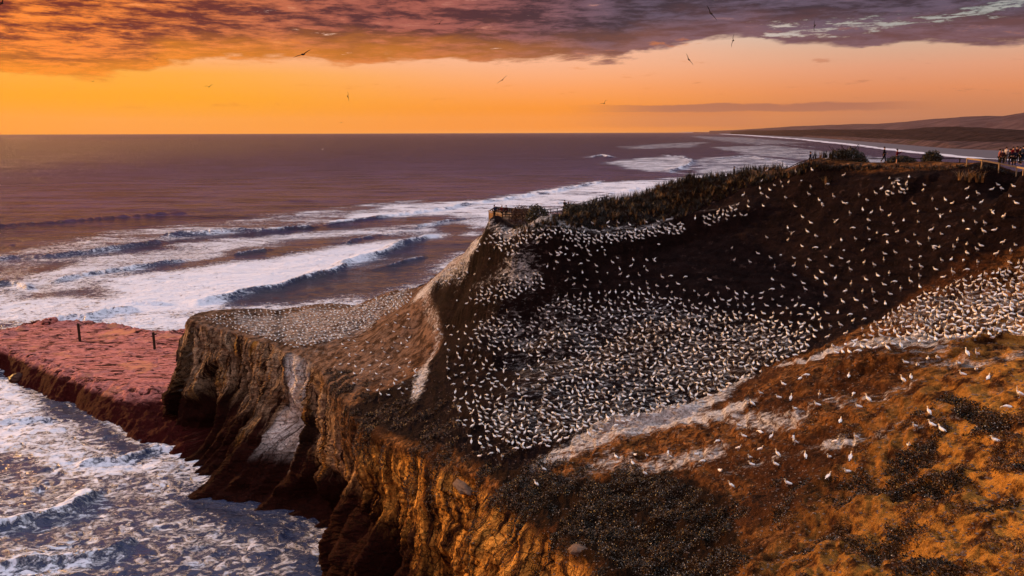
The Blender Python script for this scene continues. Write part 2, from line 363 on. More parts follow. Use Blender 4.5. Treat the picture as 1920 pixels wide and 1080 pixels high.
# surface colour zones
F['guano'] = np.clip(
    .64*zone([(345, 600), (430, 586), (600, 573), (700, 562), (775, 541), (770, 568), (720, 596), (640, 640), (560, 655), (450, 626)], -1, 2)
  + .52*zone([(872, 650), (900, 605), (980, 575), (1100, 560), (1220, 560), (1330, 580), (1420, 600), (1530, 625), (1500, 665), (1420, 700), (1340, 742), (1200, 788), (1080, 826), (960, 835), (890, 800), (960, 720), (940, 665)], -2.5, 2)
  + .80*zone([(880, 485), (905, 452), (935, 440), (1060, 436), (1120, 446), (1280, 424), (1285, 437), (1130, 464), (1060, 472), (1010, 490), (950, 488)], -.8, .8)
  + .60*zone([(868, 572), (905, 545), (1010, 518), (1020, 540), (960, 562), (890, 580)], -.8, .8)
  + .65*zone([(1300, 408), (1380, 393), (1392, 408), (1320, 426)], -.8, .8)
  + .6*zone([(1640, 378), (1680, 345), (1705, 350), (1700, 372)], -.8, .8)
  + .55*zone([(1640, 605), (1720, 565), (1800, 532), (1920, 497), (1990, 500), (1990, 640), (1920, 632), (1700, 642), (1630, 632)], -1.5, 2)
  + .80*streak([(1990, 648), (1920, 643), (1850, 648), (1780, 660), (1700, 654), (1620, 655), (1560, 668)], .7, 1.5)
  + .6*streak([(1990, 670), (1880, 690), (1800, 700), (1700, 695), (1610, 690)], .5, 1.6)
  + .8*streak([(1545, 675), (1510, 690), (1450, 705)], .25, .8)
  + .82*streak([(1400, 722), (1330, 762), (1250, 793), (1150, 818), (1080, 842), (1020, 868)], 1.0, 1.8)
  + .7*streak([(1390, 772), (1340, 792), (1270, 800)], .5, 1.4)
  + .55*streak([(1700, 735), (1640, 758), (1560, 768)], .3, 1.2)
  + .5*streak([(1330, 865), (1250, 880), (1190, 885), (1130, 872), (1060, 905)], .5, 1.6)
  + .5*streak([(1500, 800), (1460, 812), (1380, 800)], .3, 1.2)
  + .5*streak([(1900, 830), (1800, 800), (1700, 830), (1560, 850)], .1, 1.2)
  + .27*zone([(1200, 800), (1400, 740), (1560, 760), (1600, 820), (1450, 880), (1200, 900), (1080, 880)], -2, 3)
  + .45*streak([(1600, 840), (1500, 865), (1420, 880), (1350, 905)], .15, .9)
  + .45*streak([(1900, 745), (1760, 785), (1650, 820)], .15, .7)
  + .78*streak([(880, 482), (850, 500), (825, 515), (800, 535), (790, 550)], .9, 2.6)
  + .66*streak([(790, 552), (815, 600), (822, 640), (795, 690), (792, 715), (775, 760)], .1, 1.5)
  + .4*zone([(640, 700), (700, 640), (770, 660), (810, 700), (790, 750), (700, 745)], -3, 3)
  + .4*zone([(540, 660), (640, 640), (700, 600), (700, 620), (600, 690)], -1, 2), 0, 1)
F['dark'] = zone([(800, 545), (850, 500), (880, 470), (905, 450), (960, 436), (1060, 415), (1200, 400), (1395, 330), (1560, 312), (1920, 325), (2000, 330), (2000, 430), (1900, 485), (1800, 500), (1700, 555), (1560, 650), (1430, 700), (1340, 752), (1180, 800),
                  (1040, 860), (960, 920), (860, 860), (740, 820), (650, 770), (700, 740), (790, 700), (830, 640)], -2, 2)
F['veg'] = np.clip(zone([(905, 880), (1000, 895), (1100, 905), (1200, 890), (1300, 905), (1370, 945), (1380, 1000), (1360, 1100), (1200, 1150), (1060, 1030), (960, 960)], -2, 1.5)
  + .42*zone([(1640, 880), (1740, 800), (1830, 830), (1920, 900), (2000, 1000), (2000, 1150), (1450, 1150), (1400, 1040), (1480, 1000), (1620, 960)], -3, 3)
  + .5*zone([(1420, 925), (1560, 880), (1640, 900), (1600, 960), (1450, 985)], -1.5, 1.5)
  + zone([(1100, 376), (1200, 350), (1300, 330), (1400, 312), (1410, 335), (1300, 390), (1200, 412), (1100, 420), (1060, 400)], -1, 1), 0, 1)
def samp(name, x, y):
    A = F[name]; i = np.clip((x-GX0)/GS, 0, A.shape[1]-1.001); j = np.clip((y-GY0)/GS, 0, A.shape[0]-1.001)
    i0 = i.astype(int); j0 = j.astype(int); u = i-i0; v = j-j0
    return (A[j0, i0]*(1-u)+A[j0, i0+1]*u)*(1-v)+(A[j0+1, i0]*(1-u)+A[j0+1, i0+1]*u)*v
NC, NR = 1850, 1350
if globals().get('LOW'): NC, NR = 800, 600
upx = np.concatenate([np.linspace(-1100, -160, 50), np.linspace(-150, 2075, NC-250), np.linspace(2090, 5400, 200)]); U = ((upx-960)/FPX)/math.cos(PITCH)
NF = 1500; YF = np.linspace(14, 262, NF)
Xf = U[:, None]*YF[None]; Yf = np.broadcast_to(YF[None], Xf.shape); Zf = samp('z', Xf, Yf)
sx, sy = proj(np.stack([Xf, Yf, Zf], -1))
arc = np.hypot(np.hypot(np.diff(sx), np.diff(sy)), .0)
dp = np.hypot(np.diff(Yf), np.diff(Zf))
vis = (np.diff(sy) < 0)
arc = np.where(vis, arc, arc*.25) + dp*.8 + .01
arc = arc*np.where(Zf[:, 1:] < -1.5, .12, 1)
ker = np.hanning(27); ker /= ker.sum()
arc = np.stack([np.convolve(np.pad(arc[:, k], 13, mode='edge'), ker, 'valid') for k in range(arc.shape[1])], 1)
cum = np.concatenate([np.zeros((NC, 1)), np.cumsum(arc, 1)], 1); Yr = np.empty((NC, NR))
for c in range(NC): Yr[c] = np.interp(np.linspace(0, cum[c, -1], NR), cum[c], YF)
Xr = U[:, None]*Yr; Zr = samp('z', Xr, Yr)
fs = {k: samp(k, Xr, Yr) for k in ('dt', 's', 'nx', 'ny', 'q', 'q2', 'sh', 'guano', 'dark', 'veg', 'd1')}
# --- cliff relief: flutes, hollows and buttresses pushed along the outward normal
cl = (fs['sh'] < .5)*ss(-fs['dt'], -.3, 1.2)*ss(Zr, -3.5, -1)
S = fs['s']; sw = S + 1.6*vn(S/7, Zr/6, 1.0) + .5*vn(S/2, Zr/3, 2.0)
low = 1-ss(Zr, 10, 21)
rel = 2.6*vn(sw/8.5, Zr/40, 5.0)*(.4+.9*low) - 1.5*ss(ridged(sw/6.5, Zr/30, 7.0, 2), .25, .95)*(.35+low)
rel += 1.15*(1-np.abs(vn(sw/2.6, Zr/16, 9.0))*2)*.8 + .5*fbm(sw/1.1, Zr/7, 11.0, 3)
rel += .30*vn(sw/5, Zr/1.6+S/25, 13.0) + .30*fbm(Xr/.9, Yr/.9+Zr/.8, Zr/.6, 5, .62)
def sof(px, py): h = hit(px, py)[0]; return float(samp('s', h[0], h[1])), h
rel += (Yr < 108)*(1.7*vn(sw/3.4, Zr/17, 51.0)*1.0 - 1.6*ss(ridged(sw/4.2, Zr/24, 53.0, 2), .3, .95))*ss(Zr, -1, 6)
bl = vn(sw/2.7, Zr/2.4, 23.0)+.5*vn(sw/1.2, Zr/1.1, 24.0); rel += .42*(np.round(bl*2)/2-bl*.3)
rel -= .40*ss(ridged(sw/9, Zr/2.3+.12*S/3, 29.0, 2), .45, .9)
for (px, py, w, dep, ztop) in ((388, 730, 3.0, 7.0, 15), (468, 775, 2.6, 6.0, 14), (612, 890, 5.0, 6.0, 10), (560, 900, 4.0, 4, 9), (760, 880, 1.8, 4.0, 19), (845, 935, 2.0, 3.5, 20), (930, 985, 1.4, 2.6, 22)):
    s0, h0 = sof(px, py); wz = w*(.35+.75*ss(ztop-Zr, 0, 11))
    rel -= 1.45*dep*np.exp(-((sw-s0)/wz)**2)*ss(ztop-Zr, -1.0, 3.5)*ss(Zr, -3, 2.5)
Xd = Xr + fs['nx']*rel*cl; Yd = Yr + fs['ny']*rel*cl; Zd = Zr + .35*fbm(Xr/2.5, Yr/2.5, Zr/2.5, 4)*cl*low
sx_, sy_ = proj(np.stack([Xr, Yr, Zr], -1))
topm = (fs['sh'] < .5)*(1-cl)*ss(Zr, 1, 3)
rug = .10+.22*fs['veg']+.12*(fs['dt'] < 6)
Zd += topm*rug*(1.1*fbm(Xr/1.4, Yr/1.4, Zr/1.4, 6, .62)+.5*ridged(Xr/.9, Yr/.9, Zr, 4, .6))
Zd += topm*fs['dark']*(.34*ss(ridged((Xr*.35+Yr)/5.5, (Yr-Xr*.3)/11, 6.0, 3), .15, .8) + .16*np.maximum(vn(Xr/.85, Yr/.85, 4.0), 0) + .28*fbm(Xr/2.6, Yr/2.2, 7.0, 3))
gm = (Yr < 66)*ss(sx_-1380+(sy_-860)*.6, 0, 260)*ss(sy_, 800, 900)
Zd += topm*fs['veg']*(.55*fbm(Xr/1.9, Yr/1.9, 61.0, 4)+.25*ridged(Xr/1.1, Yr/1.1, 62.0, 3))
Zd += topm*(Yr < 78)*(1-fs['veg'])*.32*fbm(Xr/3.4+Yr/12, Yr/1.3-Xr/9, 63.0, 6, .62)
q2_ = (Zr+.9*fbm(Xr/6, Yr/6, 71.0, 3)+.25*fbm(Xr/1.6, Yr/1.6, 72.0, 3))*1.35
Zd += topm*(Yr < 80)*(1-.8*fs['veg'])*.34*(np.floor(q2_)+ss(q2_-np.floor(q2_), .0, .28)-q2_)*ss(Yr, 24, 34)
Zd += topm*fs['dark']*(Yr >= 76)*.20*(np.round(q2_*.8)-q2_*.8)
Zd += topm*gm*(.75*fbm(Xr/2.6, Yr/2.6, 41.0, 4)+.35*ss(ridged(Xr/3.4, Yr/3.4, 43.0, 3), .2, .8))
Zd += topm*(Yr < 82)*.30*ss(ridged(Xr/4.5+Yr/14, Yr/3.2, 2.0, 4), .1, .9)
shm = (fs['sh'] > .5)*ss(Zr, -3, -1); rim = ss(-fs['d1'], -3, 2)
tr = np.round((Zr+1.2*fbm(Xr/7, Yr/7, 1, 3))*1.4)/1.4-Zr
Zd += .75*shm*(rim*(1.5*fbm(Xr/4, Yr/4, 4.0, 5) + .8*fbm(Xr/1.2, Yr/1.2, 6.0, 3)) + .18*fbm(Xr/9, Yr/3.0, 3.0, 4)
    - .40*ss(ridged((Xr+Yr*.3)/9, Yr/2.6, 5.0, 3), .45, .9) + .22*np.clip(tr, -.5, .5))
rimfar = np.exp(-(fs['d1']/1.2)**2)*(Yr > 212)
Zd += shm*rimfar*(.3+.9*np.maximum(vn(Xr/3.5, Yr/3.5, 9.0), 0))
WH = np.zeros_like(Zr)      # whitewashed face of the cliff
sa, _ = sof(500, 800); sb, _ = sof(572, 800); wob = 1.2*fbm(S/2.2, Zr/7, 3.0, 3)
WH = ss(sw+wob, min(sa, sb)+.8, min(sa, sb)+2.2)*(1-ss(sw+wob, max(sa, sb)-2.2, max(sa, sb)-.2))*ss(Zr, 4.5, 9)*cl
WH = WH*(.55+.45*ss(vn(sw/.8, Zr/9, 2.0), -.5, .2))
sc_, _ = sof(300, 770)
V = np.stack([Xd, Yd, Zd], -1).reshape(-1, 3)
idx = np.arange(NC*NR).reshape(NC, NR)
Fc = np.stack([idx[:-1, :-1], idx[1:, :-1], idx[1:, 1:], idx[:-1, 1:]], -1).reshape(-1, 4)
keep = (Zr[:-1, :-1].ravel() > -3.4) | (Zr[1:, 1:].ravel() > -3.4)
shf = (fs['sh'][:-1, :-1].ravel() > .5)
hl = ss(Zr, 16, 19)*0
attrs = dict(guano=fs['guano'], dark=fs['dark'], veg=fs['veg'], cliff=cl, white=WH, flow=sw)
def sub(name, fm, m, at_):
    f = Fc[fm]; used = np.zeros(len(V), bool); used[f.ravel()] = True; re = np.cumsum(used)-1
    return mesh_np(name, V[used], re[f], m, {k: v.ravel()[used] for k, v in at_.items()})

# ------------------------------------------------------------ rock and soil materials
def headland_mat():
    m, t, b = mat('weathered_headland')
    P = t.add('ShaderNodeNewGeometry').outputs['Position']; x, y, z = t.xyz(P)[:3]
    g, dk, vg, cf, wh, fl = (t.attr(a) for a in ('guano', 'dark', 'veg', 'cliff', 'white', 'flow'))
    n_big = t.noise(P, .12, 6, .6, .6); n_mid = t.noise(P, .7, 10, .68, .15); n_fine = t.noise(P, 3.2, 8, .72, .1); n_sp = t.noise(P, 9, 4, .6)
    st = t.comb(t.m('MULTIPLY', x, .22), t.m('MULTIPLY', y, .75), t.m('MULTIPLY', z, .9))
    n_str = t.noise(st, 1.6, 10, .72, .25)
    # near slope: ochre clay with paler and darker bands, golden sunlight put into colour
    ochre = t.mix(t.mr(n_mid, .36, .64), (.034, .013, .005), (.21, .083, .021))
    ochre = t.mix(t.mr(n_str, .50, .68), ochre, (.36, .16, .06))
    ochre = t.mix(t.mr(n_big, .47, .62), ochre, t.mix(n_fine, (.024, .009, .005), (.09, .034, .012)))
    ochre = t.mix(t.mr(t.noise(P, 1.5, 10, .74, .2), .50, .58), ochre, (.030, .012, .006))
    gold_lit = t.mr(t.m('SUBTRACT', t.m('MULTIPLY', x, .9), y), -32, -6)  # golden sunlight on the right foreground, put into the clay colour
    ochre = t.mix(t.m('MULTIPLY', gold_lit, t.mr(n_mid, .42, .58)), ochre, (.50, .225, .040))
    ochre = t.vm('SCALE', ochre, sc=t.mr(n_fine, .38, .62, .68, 1.25))
    spk = t.m('MULTIPLY', t.mr(t.noise(P, 5.5, 5, .6), .64, .68), t.mr(n_mid, .44, .56)); ochre = t.mix(t.m('MULTIPLY', spk, .7), ochre, (.50, .42, .36))
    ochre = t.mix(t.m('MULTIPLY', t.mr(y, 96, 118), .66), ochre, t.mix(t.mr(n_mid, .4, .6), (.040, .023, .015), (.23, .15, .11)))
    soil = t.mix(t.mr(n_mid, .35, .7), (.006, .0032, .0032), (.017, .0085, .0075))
    gold_lit = t.mr(t.m('SUBTRACT', t.m('MULTIPLY', x, .9), y), -32, -6)
    ochre = t.mix(t.m('MULTIPLY', gold_lit, t.mr(n_mid, .42, .58)), ochre, (.50, .225, .040))  # golden sunlight tint mixed in again
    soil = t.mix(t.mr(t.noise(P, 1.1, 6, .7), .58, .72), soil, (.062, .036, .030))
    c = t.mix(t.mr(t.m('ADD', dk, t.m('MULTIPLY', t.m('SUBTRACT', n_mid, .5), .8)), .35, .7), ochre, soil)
    # guano
    gg = t.m('ADD', g, t.m('MULTIPLY', t.m('SUBTRACT', t.noise(st, 2.6, 10, .78, .25), .52), 2.6))
    gg = t.m('MULTIPLY', t.mr(gg, .45, .95), t.mr(g, .02, .30))
    gcol = t.mix(t.mr(n_fine, .35, .65), (.34, .31, .29), (.78, .75, .73))
    c = t.mix(t.m('MULTIPLY', gg, .85), c, gcol)
    # low plants between
    vv = t.mr(t.m('ADD', vg, t.m('MULTIPLY', t.m('SUBTRACT', n_mid, .5), 1.6)), .45, .75)
    c = t.mix(t.m('MULTIPLY', vv, t.m('SUBTRACT', 1, gg)), c, t.mix(n_fine, (.006, .0035, .0025), (.028, .013, .006)))
    # cliff: stripes that follow the flutes, golden light and groove shade put into colour
    fv = t.comb(t.m('MULTIPLY', fl, 1.0), t.m('MULTIPLY', z, .10), 0)
    s1 = t.noise(fv, .55, 9, .70, .3); s2 = t.noise(fv, 1.25, 9, .78, .35)
    lay = t.noise(t.comb(t.m('MULTIPLY', fl, .05), 0, z), .9, 6, .7, .5)
    tan = t.mix(t.mr(s2, .35, .65), (.17, .105, .062), (.46, .31, .19))
    tan = t.mix(t.mr(lay, .56, .66), tan, (.13, .08, .05))
    sunlit_rust = t.mix(t.mr(s2, .36, .62), (.09, .026, .008), (.72, .34, .065))  # rust rock, its brighter end carrying golden sunlit highlights as colour
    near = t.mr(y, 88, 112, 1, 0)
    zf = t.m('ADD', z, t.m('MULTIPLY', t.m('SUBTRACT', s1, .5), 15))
    rock = t.mix(t.m('MAXIMUM', t.mr(s1, .50, .62), near), tan, sunlit_rust)
    rock = t.mix(t.mr(t.noise(fv, 1.1, 9, .76, .4), .49, .58), rock, (.030, .012, .008))  # dark grooves between folds, shade put into the colour
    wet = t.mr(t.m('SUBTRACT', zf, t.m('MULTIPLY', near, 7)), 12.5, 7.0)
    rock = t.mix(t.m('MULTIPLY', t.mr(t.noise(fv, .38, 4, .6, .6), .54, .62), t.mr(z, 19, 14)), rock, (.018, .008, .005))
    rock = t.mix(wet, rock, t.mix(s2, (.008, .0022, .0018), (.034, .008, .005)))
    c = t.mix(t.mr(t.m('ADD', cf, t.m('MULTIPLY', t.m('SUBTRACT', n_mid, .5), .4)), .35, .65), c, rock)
    c = t.mix(t.m('MULTIPLY', wh, t.mr(s2, .38, .52)), c, (.76, .70, .66))
    t.put(b.inputs['Base Color'], c)
    b.inputs['Roughness'].default_value = .9; b.inputs['Specular IOR Level'].default_value = .03
    vz = t.comb(x, y, t.m('MULTIPLY', z, 1.6)); wob = t.vm('ADD', vz, t.vm('SCALE', t.noise(P, .9, 4, col=True), sc=1.2))
    cr_ = []
    for scv, wdt in ((.55, .035), (1.7, .05)):
        v = t.add('ShaderNodeTexVoronoi', feature='DISTANCE_TO_EDGE'); t.put(v.inputs['Vector'], wob); v.inputs['Scale'].default_value = scv
        cr_.append(t.mr(v.outputs['Distance'], 0, wdt))
    crk = t.m('MULTIPLY', t.m('MAXIMUM', cr_[0], t.mr(n_mid, .5, .4)), t.m('MAXIMUM', cr_[1], t.mr(n_str, .52, .46)))
    crk = t.m('MAXIMUM', crk, t.m('SUBTRACT', .75, t.m('MULTIPLY', cf, .75)))
    c = t.mix(t.m('MULTIPLY', t.m('SUBTRACT', 1, crk), .8), c, (.010, .006, .005)); t.put(b.inputs['Base Color'], c)
    hgt = t.m('ADD', t.m('MULTIPLY', crk, .35), t.m('MULTIPLY', n_mid, .5)); hgt = t.m('ADD', t.m('MULTIPLY', hgt, 1.0), t.m('ADD', t.m('MULTIPLY', n_fine, .42), t.m('MULTIPLY', t.m('ADD', s2, n_str), .35)))
    t.put(b.inputs['Normal'], t.bump(hgt, 1.0, .55))
    return m
def shelf_mat():
    m, t, b = mat('red_shelf_rock')
    G = t.add('ShaderNodeNewGeometry'); P = G.outputs['Position']; x, y, z = t.xyz(P)[:3]; nz = t.xyz(G.outputs['Normal'])[2]
    st = t.comb(t.m('MULTIPLY', x, .35), y, z); a = t.noise(st, .55, 7, .68, 1.4); f = t.noise(st, 1.8, 6, .7, .8)
    c = t.mix(t.mr(f, .38, .62), (.33, .105, .090), (.60, .23, .19))
    c = t.mix(t.mr(a, .51, .57), c, (.045, .012, .011))
    c = t.mix(t.mr(t.noise(P, .12, 4), .55, .66), c, (.56, .22, .12))
    c = t.mix(t.mr(t.m('ADD', z, t.m('MULTIPLY', t.m('SUBTRACT', a, .5), 2.4)), 4.4, 3.2), c, t.mix(f, (.010, .0022, .0022), (.060, .0085, .0075)))
    t.put(b.inputs['Base Color'], c); b.inputs['Roughness'].default_value = .8; b.inputs['Specular IOR Level'].default_value = .02
    t.put(b.inputs['Normal'], t.bump(t.m('ADD', a, f), .8, .5))
    return m
M_HEAD = headland_mat(); M_SHELF = shelf_mat()
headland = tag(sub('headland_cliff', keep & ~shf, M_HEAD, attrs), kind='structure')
shelf = tag(sub('rock_shelf', keep & shf, M_SHELF, dict(flow=sw)), kind='structure')

# ------------------------------------------------------------ the sea: real swells, breakers and foam
def poly_world(pts): return np.array([atz(px, py, 0)[:2] for px, py in pts])
def shore_x(Y):   # beach line in world coordinates: X of the water's edge at distance Y
    pts = poly_world([(1960, 300), (1850, 297), (1700, 287), (1600, 272), (1500, 262), (1420, 255.5), (1350, 251.5), (1280, 249.0)])
    return pts
NCW, NRW = 1100, 900
if globals().get('LOW'): NCW, NRW = 600, 500
wx = np.linspace(-200, 2150, NCW); UW = ((wx-960)/FPX)/math.cos(PITCH)
el_ = np.concatenate([np.linspace(math.atan(60/60.), math.atan(60/900.), int(NRW*.78)), np.geomspace(math.atan(60/905.), math.atan(60/60000.), NRW-int(NRW*.78))])
YW = 60/np.tan(el_)
WX = UW[:, None]*YW[None]; WY = np.broadcast_to(YW[None], WX.shape).copy(); WZ = np.zeros_like(WX)
foam = np.zeros_like(WX)
SPX, SPY = proj(np.stack([WX, WY, WZ], -1))
fade = 1-ss(WY, 500, 1500)
wa = np.hypot(WX, WY)
WZ += fade*(.55*vn(WX/60+3, WY/26, 1.0) + .32*fbm(WX/14, WY/9, 3.0, 3) + .30*fbm(WX/4, WY/2.8, 5.0, 4)*(1-ss(WY, 200, 500))+.16*ridged(WX/3, WY/1.8, 6.0, 3)*(1-ss(WY, 140, 260)))
nl = fbm(WX/38, WY/30, 7.0, 4); nf = fbm(WX/9, WY/6, 9.0, 4)
def crest(pts, hgt, width, foamw, fstr, trail=0, far=+1, gap=0):
    """breaking wave along a polyline on the water; foam trails behind it (away from / toward the camera)"""
    global WZ, foam
    P = poly_world(pts); best = np.full(WX.shape, 1e12); sg = np.zeros(WX.shape); al = np.zeros(WX.shape); n = len(P)-1
    bb = (WX > P[:, 0].min()-80) & (WX < P[:, 0].max()+80) & (WY > P[:, 1].min()-90) & (WY < P[:, 1].max()+90)
    X = WX[bb]; Y = WY[bb]; be = np.full(X.shape, 1e12); s_ = np.zeros(X.shape); a_ = np.zeros(X.shape)
    for k, (a, b) in enumerate(zip(P[:-1], P[1:])):
        dx, dy = b-a; L = math.hypot(dx, dy); t = np.clip(((X-a[0])*dx+(Y-a[1])*dy)/(L*L), 0, 1)
        d = np.hypot(X-a[0]-t*dx, Y-a[1]-t*dy); side = np.sign((dx*(Y-a[1])-dy*(X-a[0])))
        mm = d < be; be = np.where(mm, d, be); s_ = np.where(mm, side, s_); a_ = np.where(mm, (k+t)/n, a_)
    wb = 2.2*width*fbm(X/(width*6), Y/(width*6), 21.0, 4)+.5*width*fbm(X/(width*1.2), Y/(width*1.2), 22.0, 3)
    d = be*s_*far + wb; env = ss(a_, 0, .08)*(1-ss(a_, .92, 1))
    if gap: env = env*ss(fbm(X/25, Y/25, 31.0, 2), -gap, .15)
    wave = np.where(d > 0, np.exp(-(d/(width*1.6))**2), np.exp(-(d/(width*.65))**2))
    z = WZ[bb]; z += hgt*wave*env; WZ[bb] = z
    f = foam[bb]
    lip = np.exp(-(d/(width*.7))**2)
    fm = fstr*env*np.maximum(lip*(.6+.8*nf[bb]), (d > 0)*np.exp(-np.maximum(d, 0)/max(foamw, .1))*.8)
    f = np.maximum(f, fm); foam[bb] = f
def fzone(pts, v, f=10):
    global foam
    P = poly_world(pts); bb = (WX > P[:, 0].min()-60) & (WX < P[:, 0].max()+60) & (WY > P[:, 1].min()-60) & (WY < P[:, 1].max()+60)
    d = sdist(WX[bb], WY[bb], P); foam[bb] = np.maximum(foam[bb], v*ss(d+nl[bb]*f*1.2, -f, f))
# foam fields
fzone([(160, 540), (330, 500), (560, 475), (700, 450), (835, 437), (760, 462), (640, 500), (520, 540), (380, 580), (180, 580)], .72, 12)
fzone([(-50, 570), (160, 545), (360, 580), (700, 555), (860, 470), (900, 470), (800, 560), (350, 640), (-50, 640)], .58, 14)
fzone([(590, 410), (700, 385), (900, 372), (1150, 340), (1250, 335), (1420, 316), (1300, 345), (1050, 400), (880, 440), (850, 400), (700, 410)], .66, 14)
fzone([(120, 490), (330, 455), (600, 430), (850, 415), (840, 440), (600, 445), (330, 500), (160, 540), (-40, 560)], .50, 12)
fzone([(-60, 480), (200, 440), (560, 395), (800, 372), (760, 395), (560, 425), (300, 460), (-60, 540)], .36, 14)
fzone([(1130, 305), (1200, 296), (1280, 292), (1310, 308), (1280, 325), (1210, 322)], .50, 20)
fzone([(1290, 300), (1400, 290), (1480, 300), (1560, 312), (1400, 325), (1290, 330)], .42, 25)
fzone([(1160, 275), (1260, 268), (1330, 266), (1300, 276), (1180, 280)], .36, 40)
fzone([(1330, 276), (1450, 272), (1560, 285), (1700, 300), (1640, 310), (1420, 292)], .40, 30)
fzone([(1290, 255), (1400, 258), (1520, 268), (1420, 272), (1330, 262)], .34, 60)
# lower left: lace over dark water
fzone([(-200, 670), (40, 700), (150, 780), (240, 850), (320, 860), (330, 880), (200, 900), (-200, 860)], .66, 6)
fzone([(-200, 860), (200, 850), (330, 850), (400, 930), (560, 985), (640, 1080), (640, 1300), (-200, 1300)], .47, 6)
fzone([(-100, 1040), (150, 990), (240, 1010), (350, 1040), (200, 1090), (-100, 1200)], .62, 5)
fzone([(250, 800), (340, 850), (380, 930), (420, 955), (560, 985), (620, 1060), (560, 1030), (420, 985), (340, 930), (280, 870)], .52, 3)
# crests (points run left to right; far side is behind the wave)
crest([(-80, 440), (0, 425), (130, 415), (262, 405), (380, 398)], 1.5, 3.2, 1, .10)
crest([(-80, 500), (0, 487), (90, 480), (200, 468), (330, 452)], 1.7, 3.4, 6, .28)
crest([(290, 446), (400, 438), (480, 434), (600, 424)], 2.2, 3.2, 10, .65, far=1)
crest([(590, 424), (700, 408), (800, 396), (900, 380), (1000, 366), (1080, 350), (1145, 337)], 1.8, 3.4, 16, .85)
crest([(350, 575), (430, 556), (520, 537), (600, 512), (680, 482), (760, 458), (838, 436)], 1.9, 2.6, 16, .8)
crest([(-60, 535), (20, 530), (60, 540)], 1.4, 2.4, 5, .2)
crest([(1245, 325), (1285, 312), (1300, 303), (1275, 294), (1235, 291)], 3.0, 6, 12, .9)
crest([(1110, 296), (1128, 292), (1145, 296)], 4.0, 8, 14, 1.0)
crest([(1330, 300), (1400, 292), (1440, 300), (1490, 312)], 2.2, 6, 14, .7)
crest([(1340, 270), (1440, 268), (1540, 278)], 2, 9, 20, .6)
crest([(-60, 1000), (20, 985), (80, 968), (140, 950), (185, 918)], 1.2, 1.8, 5, .95)
crest([(90, 598), (160, 600), (200, 588), (260, 583)], 1.4, 1.6, 6, .7)
crest([(140, 870), (220, 862), (300, 838), (345, 850)], .8, .9, 4, .7)
crest([(-40, 1075), (90, 1060), (200, 1035), (260, 1020)], .9, 1.0, 4, .6)
crest([(0, 462), (120, 452), (260, 440), (330, 436)], 1.2, 2.6, 10, .5, gap=.1)
crest([(80, 530), (220, 508), (360, 486), (500, 470), (600, 462)], 1.4, 2.2, 10, .6, gap=.1)
crest([(620, 462), (720, 440), (820, 418), (880, 408)], 1.2, 2.2, 10, .6, gap=.1)
crest([(480, 548), (600, 528), (720, 500), (800, 478)], 1.2, 2.0, 9, .6, gap=.1)
crest([(-40, 590), (80, 580), (200, 570), (330, 572)], 1.2, 1.8, 8, .6, gap=.1)
crest([(900, 400), (1020, 385), (1120, 366), (1240, 348)], 1.3, 3, 12, .6, gap=.1)
crest([(-60, 800), (60, 790), (170, 800), (260, 828)], .8, .9, 5, .6, gap=.1)
crest([(60, 920), (180, 900), (300, 905), (390, 935)], .8, .9, 5, .6, gap=.1)
crest([(200, 1000), (330, 985), (450, 990), (540, 1010)], .8, .9, 5, .6, gap=.1)
